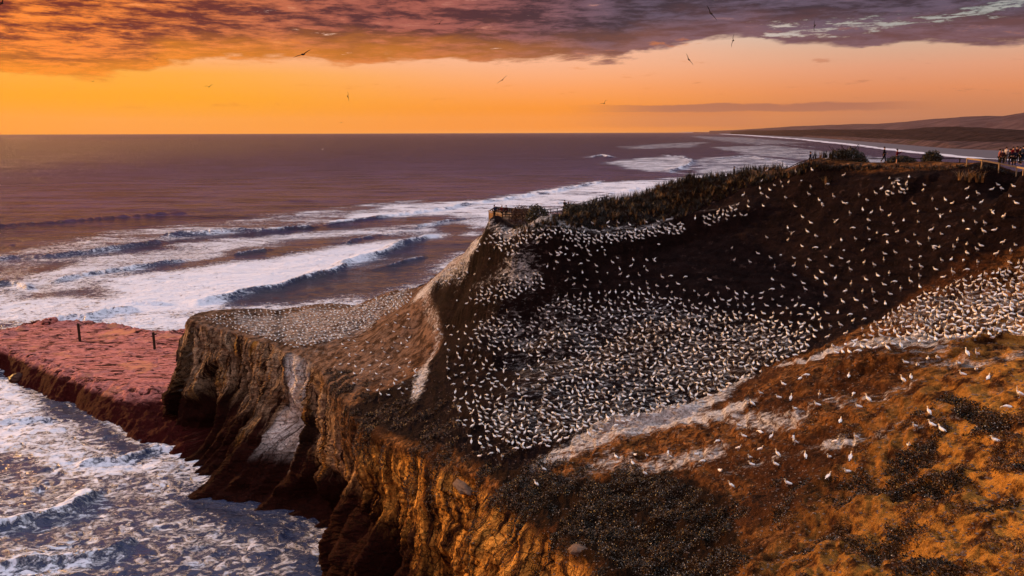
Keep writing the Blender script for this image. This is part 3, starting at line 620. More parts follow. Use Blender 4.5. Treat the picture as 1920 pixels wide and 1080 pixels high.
# wash around the rocks
sd_ = np.full(WX.shape, -99.); bb = (WY < 262) & (WX > GX0) & (WX < 60)
d = np.maximum(sdist(WX[bb], WY[bb], base_poly), sdist(WX[bb], WY[bb], shelf_base)); sd_[bb] = d
foam = np.maximum(foam, .62*np.exp(-(np.maximum(-sd_-.5, 0)/3.0))*(.8+.5*nl))
foam = foam*(1-.0*fade)+.10*(WY < 420)*np.maximum(nl, 0)
idx = np.arange(NCW*NRW).reshape(NCW, NRW)
FW = np.stack([idx[:-1, :-1], idx[1:, :-1], idx[1:, 1:], idx[:-1, 1:]], -1).reshape(-1, 4)
def sea_mat():
    m, t, b = mat('sea_water')
    P = t.add('ShaderNodeNewGeometry').outputs['Position']; x, y, z = t.xyz(P)[:3]
    f = t.attr('foam'); dist = t.vm('LENGTH', P); dist = t.add('ShaderNodeVectorMath', operation='LENGTH'); t.put(dist.inputs[0], P); dist = dist.outputs['Value']
    Q = t.comb(t.m('MULTIPLY', x, .75), y, t.m('MULTIPLY', z, .3))
    lace = t.noise(Q, .50, 9, .70, 1.4); web = t.noise(Q, .22, 7, .60, .9, 'RIDGED_MULTIFRACTAL'); fine = t.noise(Q, 2.4, 7, .7, .8)
    web = t.mr(web, .35, 1.5, 0, 1, False)
    farw = t.mr(dist, 250, 900)
    k = t.m('ADD', t.m('MULTIPLY', f, 1.15), t.m('ADD', t.m('MULTIPLY', t.m('SUBTRACT', lace, .5), 2.1), t.m('ADD', t.m('MULTIPLY', t.m('SUBTRACT', fine, .5), .9), t.m('MULTIPLY', t.m('SUBTRACT', web, .35), .30))))
    big = t.noise(t.comb(t.m('MULTIPLY', x, .5), y, 9), .045, 8, .68, 1.0)
    k = t.m('ADD', k, t.m('MULTIPLY', t.m('SUBTRACT', big, .5), t.mr(dist, 200, 900, .7, 3.2)))
    k = t.mr(k, t.mr(dist, 150, 300, .33, .27), t.mr(dist, 150, 300, .66, .60))
    k = t.m('MULTIPLY', k, t.mr(f, .02, .20))
    rip = t.noise(t.comb(t.m('MULTIPLY', x, .30), y, 8), .05, 10, .80, .1)
    sea_tint = t.mix(t.mr(dist, 150, 800), (.014, .016, .032), t.mix(t.mr(rip, .43, .58), (.010, .009, .030), (.050, .036, .100)))  # far violet and ripple tones: reflected cloud put into the base colour
    silt = t.mix(t.mr(f, .05, .5), sea_tint, (.028, .040, .090))
    c = t.mix(k, silt, t.mix(fine, (.50, .52, .60), (.84, .86, .93)))
    t.put(b.inputs['Base Color'], c)
    t.put(b.inputs['Roughness'], t.m('ADD', t.mr(dist, 100, 1500, .14, .30), t.m('MULTIPLY', k, .5), clamp=True))
    t.put(b.inputs['Specular IOR Level'], t.mr(dist, 130, 600, .32, .06)); b.inputs['IOR'].default_value = 1.33
    # ripples at three sizes, the small ones only near
    r1 = t.noise(t.comb(t.m('MULTIPLY', x, .5), y, 0), .55, 5, .6, .4)
    r2 = t.noise(t.comb(t.m('MULTIPLY', x, .55), y, 2), .12, 6, .62, .5)
    r3 = t.noise(t.comb(t.m('MULTIPLY', x, .45), y, 4), .028, 8, .66, .4)
    h = t.m('ADD', t.m('MULTIPLY', r1, .9), t.m('ADD', t.m('MULTIPLY', r2, t.mr(dist, 100, 600, 1.5, 5)), t.m('MULTIPLY', r3, t.mr(dist, 300, 3000, 1, 26))))
    r4 = t.noise(t.comb(t.m('MULTIPLY', x, .35), y, 6), .011, 9, .72, .4)
    h = t.m('ADD', h, t.m('MULTIPLY', t.m('MULTIPLY', r4, t.mr(dist, 200, 2500, 0, 1)), t.mr(dist, 400, 6000, 16, 130)))
    h = t.m('ADD', h, t.m('MULTIPLY', k, .25))
    t.put(b.inputs['Normal'], t.bump(h, 1.0, 1.0))
    return m
M_SEA = sea_mat()
sea = tag(mesh_np('sea', np.stack([WX, WY, WZ], -1).reshape(-1, 3), FW, M_SEA, dict(foam=foam.ravel())), kind='structure')
# coarse water behind and beside the fine sheet, a little lower
bm = bmesh.new()
for a in range(48):
    a0, a1 = a*math.tau/48, (a+1)*math.tau/48
    bm.faces.new([bm.verts.new((r*math.cos(q), r*math.sin(q), -2.6 if r < 70000 else -2.6)) for r, q in ((1, a0), (62000, a0), (62000, a1), (1, a1))])
me = bpy.data.meshes.new('sea_beyond'); bm.to_mesh(me); bm.free(); me.materials.append(M_SEA)
tag(link(bpy.data.objects.new('open_water', me)), kind='structure')

# ------------------------------------------------------------ far coast: beach, dunes, forest belt and hills
def strip(name, pts, depth, m, jit, steps=400, back=None, base=0.5, seed=1.0):
    """a long land form: its crest follows pixels at given distances; the land slopes to the sea in front and runs on behind"""
    P = np.array([at(px, py, Y) for px, py, Y in pts]); n = len(P); tt = np.linspace(0, n-1, steps)
    C = np.stack([np.interp(tt, np.arange(n), P[:, i]) for i in range(3)], -1)
    rows = []
    prof = [(0, 0), (.12, .10), (.3, .36), (.5, .62), (.7, .80), (.88, .94), (1, 1), (1.15, .97), (1.4, .8)]
    prof = [(np.interp(v, np.linspace(0, 1, 9), [p[0] for p in prof]), np.interp(v, np.linspace(0, 1, 9), [p[1] for p in prof])) for v in np.linspace(0, 1, 34)]
    for (u, w) in prof:
        dep = depth*C[:, 1]; Y = C[:, 1]-dep*(1-u); X = C[:, 0]*(Y/C[:, 1])
        Z = base+(C[:, 2]-base)*w
        Z = Z+jit*C[:, 1]/1000*fbm(X/(C[:, 1]*.03), Y/(C[:, 1]*.06), seed, 5)*min(1, w*2.5)
        rows.append(np.stack([X, Y, Z], -1))
    A = np.stack(rows, 0); r, c = A.shape[:2]; ix = np.arange(r*c).reshape(r, c)
    Fq = np.stack([ix[:-1, :-1], ix[:-1, 1:], ix[1:, 1:], ix[1:, :-1]], -1).reshape(-1, 4)
    return tag(mesh_np(name, A.reshape(-1, 3), Fq, m), kind='structure')
def land_mat(name, c1, c2, sc, c3=None):
    m, t, b = mat(name); P = t.add('ShaderNodeNewGeometry').outputs['Position']
    n = t.noise(P, sc, 8, .68, .5); c = t.mix(t.mr(n, .38, .62), c1, c2)
    if c3: c = t.mix(t.mr(t.noise(t.vm('MULTIPLY', P, (1, .35, 1)), sc*.6, 6, .6, .8), .56, .64), c, c3)
    t.put(b.inputs['Base Color'], c); b.inputs['Roughness'].default_value = .95; b.inputs['Specular IOR Level'].default_value = .0
    return m
M_HILL = land_mat('hazed_hill_bush', (.040, .024, .030), (.085, .052, .056), .004)  # hill bush with purple-grey haze put into the colour
M_FOREST = land_mat('pine_belt', (.008, .006, .007), (.032, .019, .019), .02)
M_DUNE = land_mat('dune_sand_and_scrub', (.030, .020, .022), (.085, .052, .050), .02, (.045, .032, .024))
strip('far_hills', [(1330, 246, 30000), (1400, 243, 26000), (1480, 237.5, 22000), (1560, 234, 18000), (1640, 232, 15000), (1700, 228, 13000), (1755, 223, 12000), (1800, 219, 11000), (1850, 217, 10500), (1880, 217.5, 10000), (1920, 211, 9500), (2000, 204, 9000), (2200, 196, 8500)], .25, M_HILL, .8, seed=3)
strip('forest_belt', [(1370, 246.5, 24000), (1440, 244.5, 15000), (1520, 243, 10000), (1600, 242.5, 7500), (1690, 243.5, 6000), (1740, 239, 5500), (1800, 237.5, 5000), (1850, 240, 4600), (1920, 244, 4200), (2050, 240, 3900), (2250, 236, 3600)], .22, M_FOREST, 1.3, steps=900, seed=5)
strip('dunes', [(1300, 247.3, 40000), (1370, 249.5, 26000), (1450, 252, 14000), (1550, 255.5, 7000), (1660, 260, 4300), (1780, 264, 2950), (1920, 268, 2450), (2100, 273, 2100), (2300, 278, 1900)], .10, M_DUNE, 1.2, steps=900, seed=7)
sp = poly_world([(1270, 247.6), (1330, 249.6), (1400, 253.2), (1500, 260.5), (1600, 271), (1700, 283.5), (1800, 293), (1850, 297.5), (1960, 303), (2200, 318), (2400, 330)])
bk = np.array([at(px, py, 1)[:2]*0 for px, py in [(0, 0)]])
tt = np.linspace(0, len(sp)-1, 500); SX = np.interp(tt, np.arange(len(sp)), sp[:, 0]); SY = np.interp(tt, np.arange(len(sp)), sp[:, 1])
rows = []
for j, (k, zz) in enumerate(((0, -1.2), (6, .15), (45, 1.0), (150, 2.0), (420, 3.2), (1500, 6), (9000, 12))):
    kk = k*np.interp(SY, [900, 4000, 20000], [.5, 1.0, 2.0])
    rows.append(np.stack([SX+kk*.85, SY+kk*.5, np.full(500, zz)*np.interp(SY, [900, 20000], [1, 1.5])], -1))
A = np.stack(rows); r, c = A.shape[:2]; ix = np.arange(r*c).reshape(r, c)
def sand_mat():
    m, t, b = mat('black_sand_beach'); P = t.add('ShaderNodeNewGeometry').outputs['Position']
    n = t.noise(t.vm('MULTIPLY', P, (1, .2, 1)), .01, 7, .6, .6)
    t.put(b.inputs['Base Color'], t.mix(n, (.026, .018, .024), (.070, .045, .052))); b.inputs['Roughness'].default_value = .55
    return m
tag(mesh_np('beach', A.reshape(-1, 3), np.stack([ix[:-1, :-1], ix[:-1, 1:], ix[1:, 1:], ix[1:, :-1]], -1).reshape(-1, 4), sand_mat()), kind='structure')
# thin white swash where the last wave meets the sand
rows = [np.stack([SX+k*np.interp(SY, [900, 4000, 20000], [.6, 1.4, 5]), SY+.4*k, np.full(500, z0)+SY*0], -1) for k, z0 in ((-40, .1), (-18, .8), (6, 1.1), (20, .4))]
A = np.stack(rows); A[:, :, 0] += 14*fbm(SX/60, SY/160, 2.0, 4)[None]; A[:, :, 2] += (.9*fbm(SX/30, SY/110, 5.0, 4)-.25)[None]; r, c = A.shape[:2]; ix = np.arange(r*c).reshape(r, c)
M_SWASH = simple('swash_foam', (.55, .54, .58), .6, .3, .05)
tag(mesh_np('swash', A.reshape(-1, 3), np.stack([ix[:-1, :-1], ix[:-1, 1:], ix[1:, 1:], ix[1:, :-1]], -1).reshape(-1, 4), M_SWASH), kind='structure')
# ------------------------------------------------------------ placing things on the land
bpy.context.view_layer.update()
def drop(px, py):
    """world point of the land seen at a pixel (or None)"""
    d = Vector(ray(px, py)).normalized(); best = None
    for o in (headland, shelf):
        ok, p, n, _ = o.ray_cast(Vector((0, 0, CAMH)), d)
        if ok and (best is None or p.length < best[0].length): best = (p.copy(), n.copy())
    return best
def ground(x, y):
    best = None
    for o in (headland, shelf):
        ok, p, n, _ = o.ray_cast(Vector((x, y, 120)), Vector((0, 0, -1)))
        if ok and (best is None or p.z > best[0].z): best = (p.copy(), n.copy())
    return best
rng = random.Random(11)

# ------------------------------------------------------------ gannets
def loft(bm, rings, seg, mi, axis=None, close=True):
    """rings: (centre, side vector, up vector); returns nothing, adds one continuous tube"""
    prev = None; first = None
    for k, (c, sv, uv) in enumerate(rings):
        c = Vector(c); vs = [bm.verts.new(c+Vector(sv)*math.cos(q)+Vector(uv)*math.sin(q)) for q in [math.tau*i/seg for i in range(seg)]]
        if prev:
            for i in range(seg):
                f = bm.faces.new((prev[i], prev[(i+1) % seg], vs[(i+1) % seg], vs[i])); f.material_index = mi[k-1] if hasattr(mi, '__len__') else mi; f.smooth = True
        else: first = vs
        prev = vs
    if close:
        for vs, k in ((first, 0), (prev, -1)):
            f = bm.faces.new(vs if k else vs[::-1]); f.material_index = mi[k] if hasattr(mi, '__len__') else mi
def bird_mesh(name, spine, wings='folded', seg=8, legs=True, lift=0.0):
    bm = bmesh.new(); R = []; mi = []
    for k, (x, z, w, h) in enumerate(spine):
        a = spine[max(k-1, 0)]; b = spine[min(k+1, len(spine)-1)]; t = Vector((b[0]-a[0], 0, b[1]-a[1])).normalized(); u = Vector((-t.z, 0, t.x))
        R.append(((x, 0, z), (0, w, 0), tuple(u*h))); 
    n = len(spine); mi = [1 if k < 1 else 0 if k < n-6 else 2 if k < n-3 else 3 for k in range(n-1)]
    loft(bm, R, seg, mi)
    s = spine
    sh_ = s[4]; tl = s[0]
    for sd_ in (-1, 1):
        if wings == 'folded':
            A = [(sh_[0]+.02, sd_*.075, sh_[1]+.0, .01, .03), (sh_[0]-.06, sd_*.105, sh_[1]+.015, .026, .085), (sh_[0]-.22, sd_*.10, sh_[1]-.05, .028, .08), (s[2][0]-.06, sd_*.075, s[2][1]+.02, .022, .055), (tl[0]+.06, sd_*.04, tl[1]+.045, .012, .028), (tl[0]-.03, sd_*.015, tl[1]+.02, .004, .008)]
            loft(bm, [((x, y, z), (0, w*sd_, 0), (0, 0, h)) for x, y, z, w, h in A], 6, [0, 0, 0, 1, 1])
        elif wings == 'raised':
            A = [(sh_[0]-.02, sd_*.07, sh_[1]+.04, .10, .02), (sh_[0]-.04, sd_*.25, sh_[1]+.24, .10, .018), (sh_[0]-.10, sd_*.42, sh_[1]+.34, .09, .014), (sh_[0]-.22, sd_*.62, sh_[1]+.44, .06, .01), (sh_[0]-.32, sd_*.78, sh_[1]+.48, .012, .004)]
            loft(bm, [((x, y, z), (w, 0, 0), (0, 0, h)) for x, y, z, w, h in A], 6, [0, 0, 1, 1])
        else:
            q = wings   # flight: dihedral value
            A = [(.10, sd_*.05, .0, .13, .035), (.13, sd_*.28, .28*q, .12, .025), (.10, sd_*.50, .40*q, .11, .02), (.02, sd_*.72, .38*q, .085, .014), (-.10, sd_*.93, .30*q, .012, .004)]
            loft(bm, [((x, y, z), (w, 0, 0), (0, 0, h)) for x, y, z, w, h in A], 6, [0, 0, 1, 1])
    if legs:
        for sd_ in (-1, 1):
            zt = s[3][1]-s[3][3]*.6
            loft(bm, [((s[3][0]+.02, sd_*.045, zt), (.012, 0, 0), (0, .012, 0)), ((s[3][0]+.03, sd_*.05, .015), (.010, 0, 0), (0, .010, 0)), ((s[3][0]+.035, sd_*.05, .0), (.012, 0, 0), (0, .012, 0))], 4, 3)
            f = bm.faces.new([bm.verts.new(v) for v in ((s[3][0]+.0, sd_*.05, .012), (s[3][0]+.10, sd_*.05-.035, .010), (s[3][0]+.12, sd_*.05, .012), (s[3][0]+.10, sd_*.05+.035, .010))]); f.material_index = 3
    bm.normal_update(); bmesh.ops.recalc_face_normals(bm, faces=bm.faces)
    me = bpy.data.meshes.new(name); bm.to_mesh(me); bm.free()
    for m in BIRD_M: me.materials.append(m)
    return me
BIRD_M = [simple('white_feathers', (.76, .75, .73), .7, .14, 1.7), simple('black_feathers', (.03, .025, .025), .6), simple('buff_head', (.72, .56, .33), .7, .1), simple('grey_bill', (.30, .32, .36), .5)]
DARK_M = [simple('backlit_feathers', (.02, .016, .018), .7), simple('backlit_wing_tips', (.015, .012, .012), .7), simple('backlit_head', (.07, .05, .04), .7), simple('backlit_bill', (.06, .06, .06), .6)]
stand = [(-.42, .13, .010, .008), (-.34, .18, .040, .028), (-.20, .26, .085, .075), (-.03, .34, .110, .110), (.11, .41, .098, .110), (.18, .50, .062, .066), (.205, .58, .046, .048), (.21, .64, .046, .046), (.235, .685, .052, .050), (.29, .695, .036, .036), (.33, .688, .016, .018), (.42, .670, .004, .005)]
sit = [(-.46, .10, .010, .008), (-.37, .13, .042, .028), (-.22, .17, .10, .08), (-.03, .20, .135, .125), (.14, .24, .115, .115), (.22, .32, .068, .070), (.25, .39, .050, .050), (.26, .44, .046, .046), (.285, .475, .052, .050), (.34, .48, .036, .036), (.38, .470, .016, .018), (.46, .45, .004, .005)]
sky = [(-.42, .13, .010, .008), (-.34, .18, .040, .028), (-.20, .26, .085, .075), (-.03, .34, .105, .105), (.10, .42, .090, .100), (.16, .53, .058, .060), (.18, .63, .043, .044), (.185, .72, .042, .042), (.19, .79, .046, .046), (.20, .85, .034, .034), (.205, .89, .016, .018), (.215, .98, .004, .005)]
preen = [(-.42, .15, .010, .008), (-.34, .19, .040, .028), (-.20, .26, .085, .075), (-.03, .33, .112, .108), (.12, .37, .098, .105), (.20, .45, .062, .064), (.20, .53, .048, .048), (.14, .575, .046, .046), (.07, .565, .050, .048), (.02, .53, .036, .036), (-.01, .50, .016, .018), (-.06, .44, .004, .005)]
bow = [(-.44, .24, .010, .008), (-.36, .26, .040, .028), (-.22, .29, .085, .075), (-.05, .31, .110, .105), (.10, .31, .098, .10), (.20, .30, .062, .060), (.28, .28, .046, .046), (.34, .25, .046, .044), (.39, .22, .050, .048), (.43, .18, .036, .034), (.45, .14, .016, .018), (.48, .06, .004, .005)]
fly = [(-.44, .00, .012, .008), (-.34, .00, .045, .022), (-.20, .00, .075, .06), (-.03, .00, .095, .085), (.12, .00, .085, .078), (.22, .01, .058, .055), (.30, .02, .046, .045), (.36, .03, .045, .045), (.42, .035, .048, .046), (.47, .03, .034, .032), (.50, .02, .016, .018), (.60, .01, .004, .005)]
BM_ = {'standing upright': bird_mesh('gannet', stand), 'sitting low': bird_mesh('gannet_sitting', sit, legs=False), 'pointing its bill to the sky': bird_mesh('gannet_skypointing', sky),
       'preening its back': bird_mesh('gannet_preening', preen), 'bending its head down': bird_mesh('gannet_bowing', bow), 'holding its wings up': bird_mesh('gannet_wings_up', stand, 'raised')}
POSES = list(BM_); PW = [.34, .34, .08, .12, .10, .02]
def px_poly(px, py, P):
    ins = False; n = len(P)
    for i in range(n):
        (ax, ay), (bx, by) = P[i], P[(i+1) % n]
        if (ay > py) != (by > py) and px < (bx-ax)*(py-ay)/(by-ay)+ax: ins = not ins
    return ins
birds = []      # dict(p, pose, label, zone)
taken = []
def fill(poly, n, mind, zone_, prob=None, aspect=.75):
    xs = [p[0] for p in poly]; ys = [p[1] for p in poly]; c = 0; tries = 0
    while c < n and tries < n*40:
        tries += 1
        px = rng.uniform(min(xs), max(xs)); py = rng.uniform(min(ys), max(ys))
        if not px_poly(px, py, poly): continue
        if prob and rng.random() > prob(px, py): continue
        key = (int(px//16), int(py//16)); bad = False
        for i in (-1, 0, 1):
            for j in (-1, 0, 1):
                for qx, qy in cellmap.get((key[0]+i, key[1]+j), ()):
                    if abs(qx-px) < mind and abs(qy-py) < mind*aspect: bad = True
        if bad: continue
        r_ = drop(px, py)
        if not r_ or r_[1].z < .35: continue
        cellmap.setdefault(key, []).append((px, py)); c += 1
        birds.append(dict(p=r_[0], px=px, py=py, pose=rng.choices(POSES, PW)[0], zone=zone_))
cellmap = {}
def place(px, py, pose, label=None, zone_='slope'):
    r_ = drop(px, py)
    if not r_: return
    cellmap.setdefault((int(px//16), int(py//16)), []).append((px, py))
    birds.append(dict(p=r_[0], px=px, py=py, pose=pose, label=label, zone=zone_))
ST, SI, SK, PR, BO, WU = POSES
NEAR = [  # crop coordinates of the lit near slope: px = 960+x/2, py = 540+y/2
 (120, 690, ST, 'gannet standing at the low left end of the whitewashed bank'), (92, 746, ST, 'lowest gannet on the left, above the brown cliff top'),
 (390, 638, SI, 'gannet sitting under the white bank, left of the standing pair'), (462, 631, SI, 'gannet sitting close behind the upright one under the white bank'),
 (505, 640, ST, 'upright gannet on the dark hollow under the white bank'), (452, 662, SI, 'gannet sitting just below the upright one under the white bank'),
 (590, 642, WU, 'gannet with lifted wings under the middle of the white bank'), (497, 706, SK, 'gannet stretching its neck on the pale rock below the hollow'),
 (715, 658, BO, 'gannet with head down beside the grey streak below the bank'), (690, 630, SI, 'gannet sitting on the grey streak below the white bank'),
 (780, 692, SI, 'lone gannet sitting on bare brown ground above the plants'), (770, 583, BO, 'gannet bending down at the right tip of the white bank'),
 (822, 752, ST, 'lone gannet standing lowest on the slope beside the dark plants'), (848, 612, ST, 'gannet standing alone on dark brown soil right of the bank'),
 (870, 561, SI, 'gannet sitting right of the blue white droppings'), (880, 446, ST, 'left bird of the pair standing on ochre ground'), (900, 444, ST, 'right bird of the pair standing on ochre ground'),
 (850, 528, ST, 'gannet standing on the grey droppings below the ochre pair'), (933, 405, ST, 'gannet standing high on the ochre patch above the pair'),
 (1000, 416, SI, 'gannet sitting on the ochre patch, middle of its upper row'), (1045, 424, ST, 'gannet standing on the ochre patch beside the sitting one'),
 (1018, 366, SI, 'gannet sitting near the top of the ochre patch'), (1152, 412, SK, 'gannet with neck up at the right of the ochre patch'),
 (1145, 444, SI, 'gannet sitting just under the neck-up bird on the ochre patch'), (1060, 458, SI, 'gannet sitting on the white stain below the ochre patch'),
 (930, 616, ST, 'gannet leaning forward on brown soil in the middle of the slope'), (892, 648, ST, 'rear bird of the touching pair on brown soil'),
 (900, 668, SI, 'front bird of the touching pair on brown soil'), (930, 550, BO, 'gannet with drooping head beside the tall-necked bird'),
 (972, 568, SK, 'tall gannet with its neck stretched up on the brown slope'), (1060, 588, WU, 'gannet opening its wings on the brown slope'),
 (995, 634, ST, 'gannet standing below the tall-necked bird'), (990, 668, SI, 'gannet sitting low near the thin pale track'),
 (1100, 643, ST, 'gannet standing on the thin pale track'), (1190, 641, SI, 'gannet sitting flat on the pale track'), (1210, 590, ST, 'gannet standing on dark soil above the pale track'),
 (1288, 572, ST, 'gannet standing alone right of the dark gully'), (1230, 508, SI, 'large gannet sitting on the grey rock rim'), (1268, 650, ST, 'gannet standing on the pink rock right of the track'),
 (1258, 696, SI, 'gannet sitting lower on the pink rock'), (1185, 720, ST, 'gannet standing on the orange rock below the track'), (1035, 740, SI, 'gannet sitting on orange ground just above the plants'),
 (1280, 406, BO, 'left bird of the trio on the white streaked ledge'), (1300, 452, SI, 'lowest bird of the trio on the white streaked ledge'), (1335, 430, ST, 'right bird of the trio on the white streaked ledge'),
 (1465, 358, ST, 'gannet standing on the dark strip under the upper ledge'), (1562, 478, ST, 'upper left bird of the trio on the smooth orange slope'), (1575, 520, SI, 'gannet sitting in the trio on the smooth orange slope'),
 (1510, 533, ST, 'gannet standing lowest in the trio on the smooth orange slope'), (1612, 540, SI, 'gannet sitting apart on a pale streak of the orange slope'), (1485, 604, ST, 'lone gannet at the foot of the smooth orange slope'),
 (1815, 580, SI, 'dark backed gannet sitting on the bright orange bank'), (1855, 458, BO, 'gannet with head down high on the orange bank'), (1903, 412, SK, 'gannet with raised neck at the right edge of the orange bank'),
 (1740, 312, SI, 'gannet resting on the upper white ledge at right'), (1690, 330, SI, 'gannet resting left along the upper white ledge'), (1785, 345, SI, 'gannet sitting just under the upper white ledge'),
 (1080, 346, SI, 'left gannet of two beside the crest of the spur'), (1104, 336, BO, 'right gannet of two beside the crest of the spur'), (1262, 338, SI, 'gannet sitting in the notch of the spur crest')]
for x, y, po, lb in NEAR: place(960+x/2, 540+y/2, po, lb)
SPARSE = '''1180,520 1055,528 1108,545 1165,555 1072,560 1115,566 1082,590 1170,598 1280,572 1270,608 1003,600 966,628 858,640 910,672 695,650 602,672 625,708 780,690 762,686
1212,692 1330,668 1412,672 1457,688 1555,660 1645,688 1622,632 1552,600 1710,600 1752,570 1775,600 1855,580 1828,645 1872,690 1360,728 1448,742 1598,732 1716,756 1380,778 1238,746
1002,740 938,752 882,736 800,758 1055,772 920,802 1145,800 1080,824 1240,810 1435,842 1528,808 1608,818 1666,824 1560,858 1726,862 705,814 550,814 495,782 450,708 386,656 368,586
406,556 357,556 488,545 452,490 556,478 548,588 536,634 270,655 232,630 222,596 286,602 316,572 234,548 115,640 148,682 148,708 78,700 244,704 12,746 40,744 60,770 132,768 8,796
822,848 920,860 974,880 1104,876 1217,892 400,850 424,890 402,928 526,876 582,904 266,912 42,980 58,1058 158,1070 210,1010 290,1044 442,1040 494,964 676,974 762,994 646,1034 744,1042
790,1070 882,996 836,924 926,926 1040,944 1166,940 1092,1010 1018,1058 1254,1036 1390,1062 1530,1058 1345,968 1376,972 1645,962 1615,990 1340,985 657,566 760,512 265,480 1620,1075 1826,1078'''
for w in SPARSE.split():
    x, y = map(float, w.split(',')); place(1360+x/3.4286, 180+y/3.4286+3, rng.choices(POSES, PW)[0])
SP2 = '''1040,385 1300,385 1440,380 1530,382 1635,400 1780,375 1890,362 1210,420 1355,455 1225,462 1045,498 1075,540 1155,500 1170,545 1225,545 1265,570 1260,635 1345,625 1410,620 1280,672 1088,712
1160,665 1130,672 1260,715 1412,670 1525,690 1335,770 1545,798 1648,770 1765,768 1790,810 1435,828 1210,828 1080,818 955,790 895,775 925,668 1068,898 1232,958 1412,990 1720,852 1545,940 1655,935 1790,930
1880,950 1895,572 1450,410 1535,435 375,700 240,842 500,840 200,990 690,782 630,855'''
for w in SP2.split():
    x, y = map(float, w.split(',')); place(840+x/4.8, 340+y/4.8+2, rng.choices(POSES, PW)[0])
fill([(1640, 606), (1720, 562), (1800, 528), (1925, 494), (1925, 634), (1700, 645), (1625, 632)], 420, 8.5, 'right ledge', lambda x, y: 1 if (y-500)*.9+(x-1640)*.25 > 60 else .6, .7)
fill([(1560, 670), (1640, 600), (1720, 555), (1740, 650), (1600, 665)], 22, 12, 'right ledge')
fill([(1640, 690), (1920, 650), (1920, 690), (1700, 720)], 8, 14, 'slope')
def g2(x, y):
    p = 1.0
    if x < 1060 and 660 < y < 760 and x < 1060-(y-660)*.1: p = .18
    if y > 800: p = .6
    return p
G2 = [(872, 650), (900, 605), (980, 572), (1100, 552), (1220, 548), (1330, 575), (1420, 595), (1540, 618), (1510, 662), (1425, 700), (1340, 742), (1200, 788), (1080, 830), (975, 850), (890, 800), (860, 750), (880, 700)]
fill(G2, 1060, 8.0, 'middle flock', g2, .72)
fill([(850, 560), (1000, 470), (1150, 460), (1300, 520), (1560, 580), (1520, 640), (1330, 580), (1220, 540), (1000, 575), (890, 620), (850, 700)], 60, 13, 'dark slope')
fill([(1450, 480), (1900, 380), (1910, 480), (1700, 560), (1560, 660), (1440, 600)], 75, 17, 'dark slope')
fill([(1180, 540), (1500, 560), (1560, 620), (1400, 600)], 40, 12, 'dark slope')
fill([(820, 620), (900, 600), (890, 800), (960, 870), (900, 860), (860, 800)], 45, 12, 'dark slope')
fill([(890, 474), (905, 452), (935, 438), (1062, 432), (1120, 446), (1280, 422), (1285, 438), (1130, 466), (1060, 474), (1010, 488), (930, 484)], 210, 6.0, 'upper bench', None, .7)
fill([(868, 574), (900, 548), (1010, 515), (1022, 542), (960, 562), (890, 582)], 95, 6.5, 'upper bench', None, .7)
fill([(1298, 412), (1380, 392), (1392, 408), (1320, 428)], 30, 7, 'upper bench', None, .7)
fill([(1655, 372), (1680, 342), (1702, 348), (1696, 366)], 10, 7, 'upper bench')
fill([(375, 598), (440, 586), (600, 574), (700, 562), (775, 541), (768, 568), (715, 600), (640, 636), (560, 655), (450, 622)], 620, 6.0, 'far terrace', None, .6)
fill([(640, 640), (720, 600), (765, 580), (770, 660), (790, 740), (720, 745), (650, 720), (620, 690)], 75, 10, 'far terrace')
fill([(880, 485), (850, 500), (800, 535), (840, 540), (900, 500)], 14, 8, 'upper bench')
birds.sort(key=lambda b: (b.get('label') is None, b['p'].y))
ZL = {'right ledge': 'gannet {} in the packed flock on the sunlit right ledge', 'middle flock': 'gannet {} among the lower rows of the dense middle flock', 'dark slope': 'gannet {} on bare dark soil at the edge of the middle flock',
      'slope': 'gannet {} on the near slope under the right flock', 'upper bench': 'gannet {} on the whitened upper bench', 'far terrace': 'gannet {} on the far terrace'}
def sp(p): return {'pointing its bill to the sky': 'skypointing', 'preening its back': 'preening', 'bending its head down': 'bowing', 'holding its wings up': 'with raised wings'}.get(p, p)
def where(b):
    x, y = b['px'], b['py']
    if b['zone'] == 'right ledge':
        h = ('at the thin left end' if x < 1690 else 'in the left half' if x < 1760 else 'in the middle' if x < 1830 else 'right of middle' if x < 1885 else 'at right frame edge')
        v = ('back rows' if y < 545 else 'middle rows' if y < 590 else 'front rows' if y > 615 else 'lower rows')
        return f'gannet {sp(b["pose"])}, {v} {h} of sunlit right flock'
    if b['zone'] == 'middle flock':
        h = 'left' if x < 1000 else 'centre' if x < 1110 else 'right' if x < 1200 else 'far right'
        v = 'lowest row' if y > 800 else 'low rows' if y > 760 else 'rows beside the white bank'
        return f'gannet {sp(b["pose"])}, {v} of the dense middle flock, {h}'
    return ZL[b['zone']].format(sp(b['pose']))+(', left' if x < 1000 else ', centre' if x < 1500 else ', right')
NSOLO = 292; stuffV = []; stuffF = []; stuffM = []; off = 0
cacheM = {}
for k, me in BM_.items():
    co = np.empty(len(me.vertices)*3); me.vertices.foreach_get('co', co)
    tri = []; mi = []
    for p in me.polygons:
        vs = list(p.vertices)
        for i in range(1, len(vs)-1): tri.append((vs[0], vs[i], vs[i+1])); mi.append(p.material_index)
    cacheM[k] = (co.reshape(-1, 3), np.array(tri), np.array(mi))
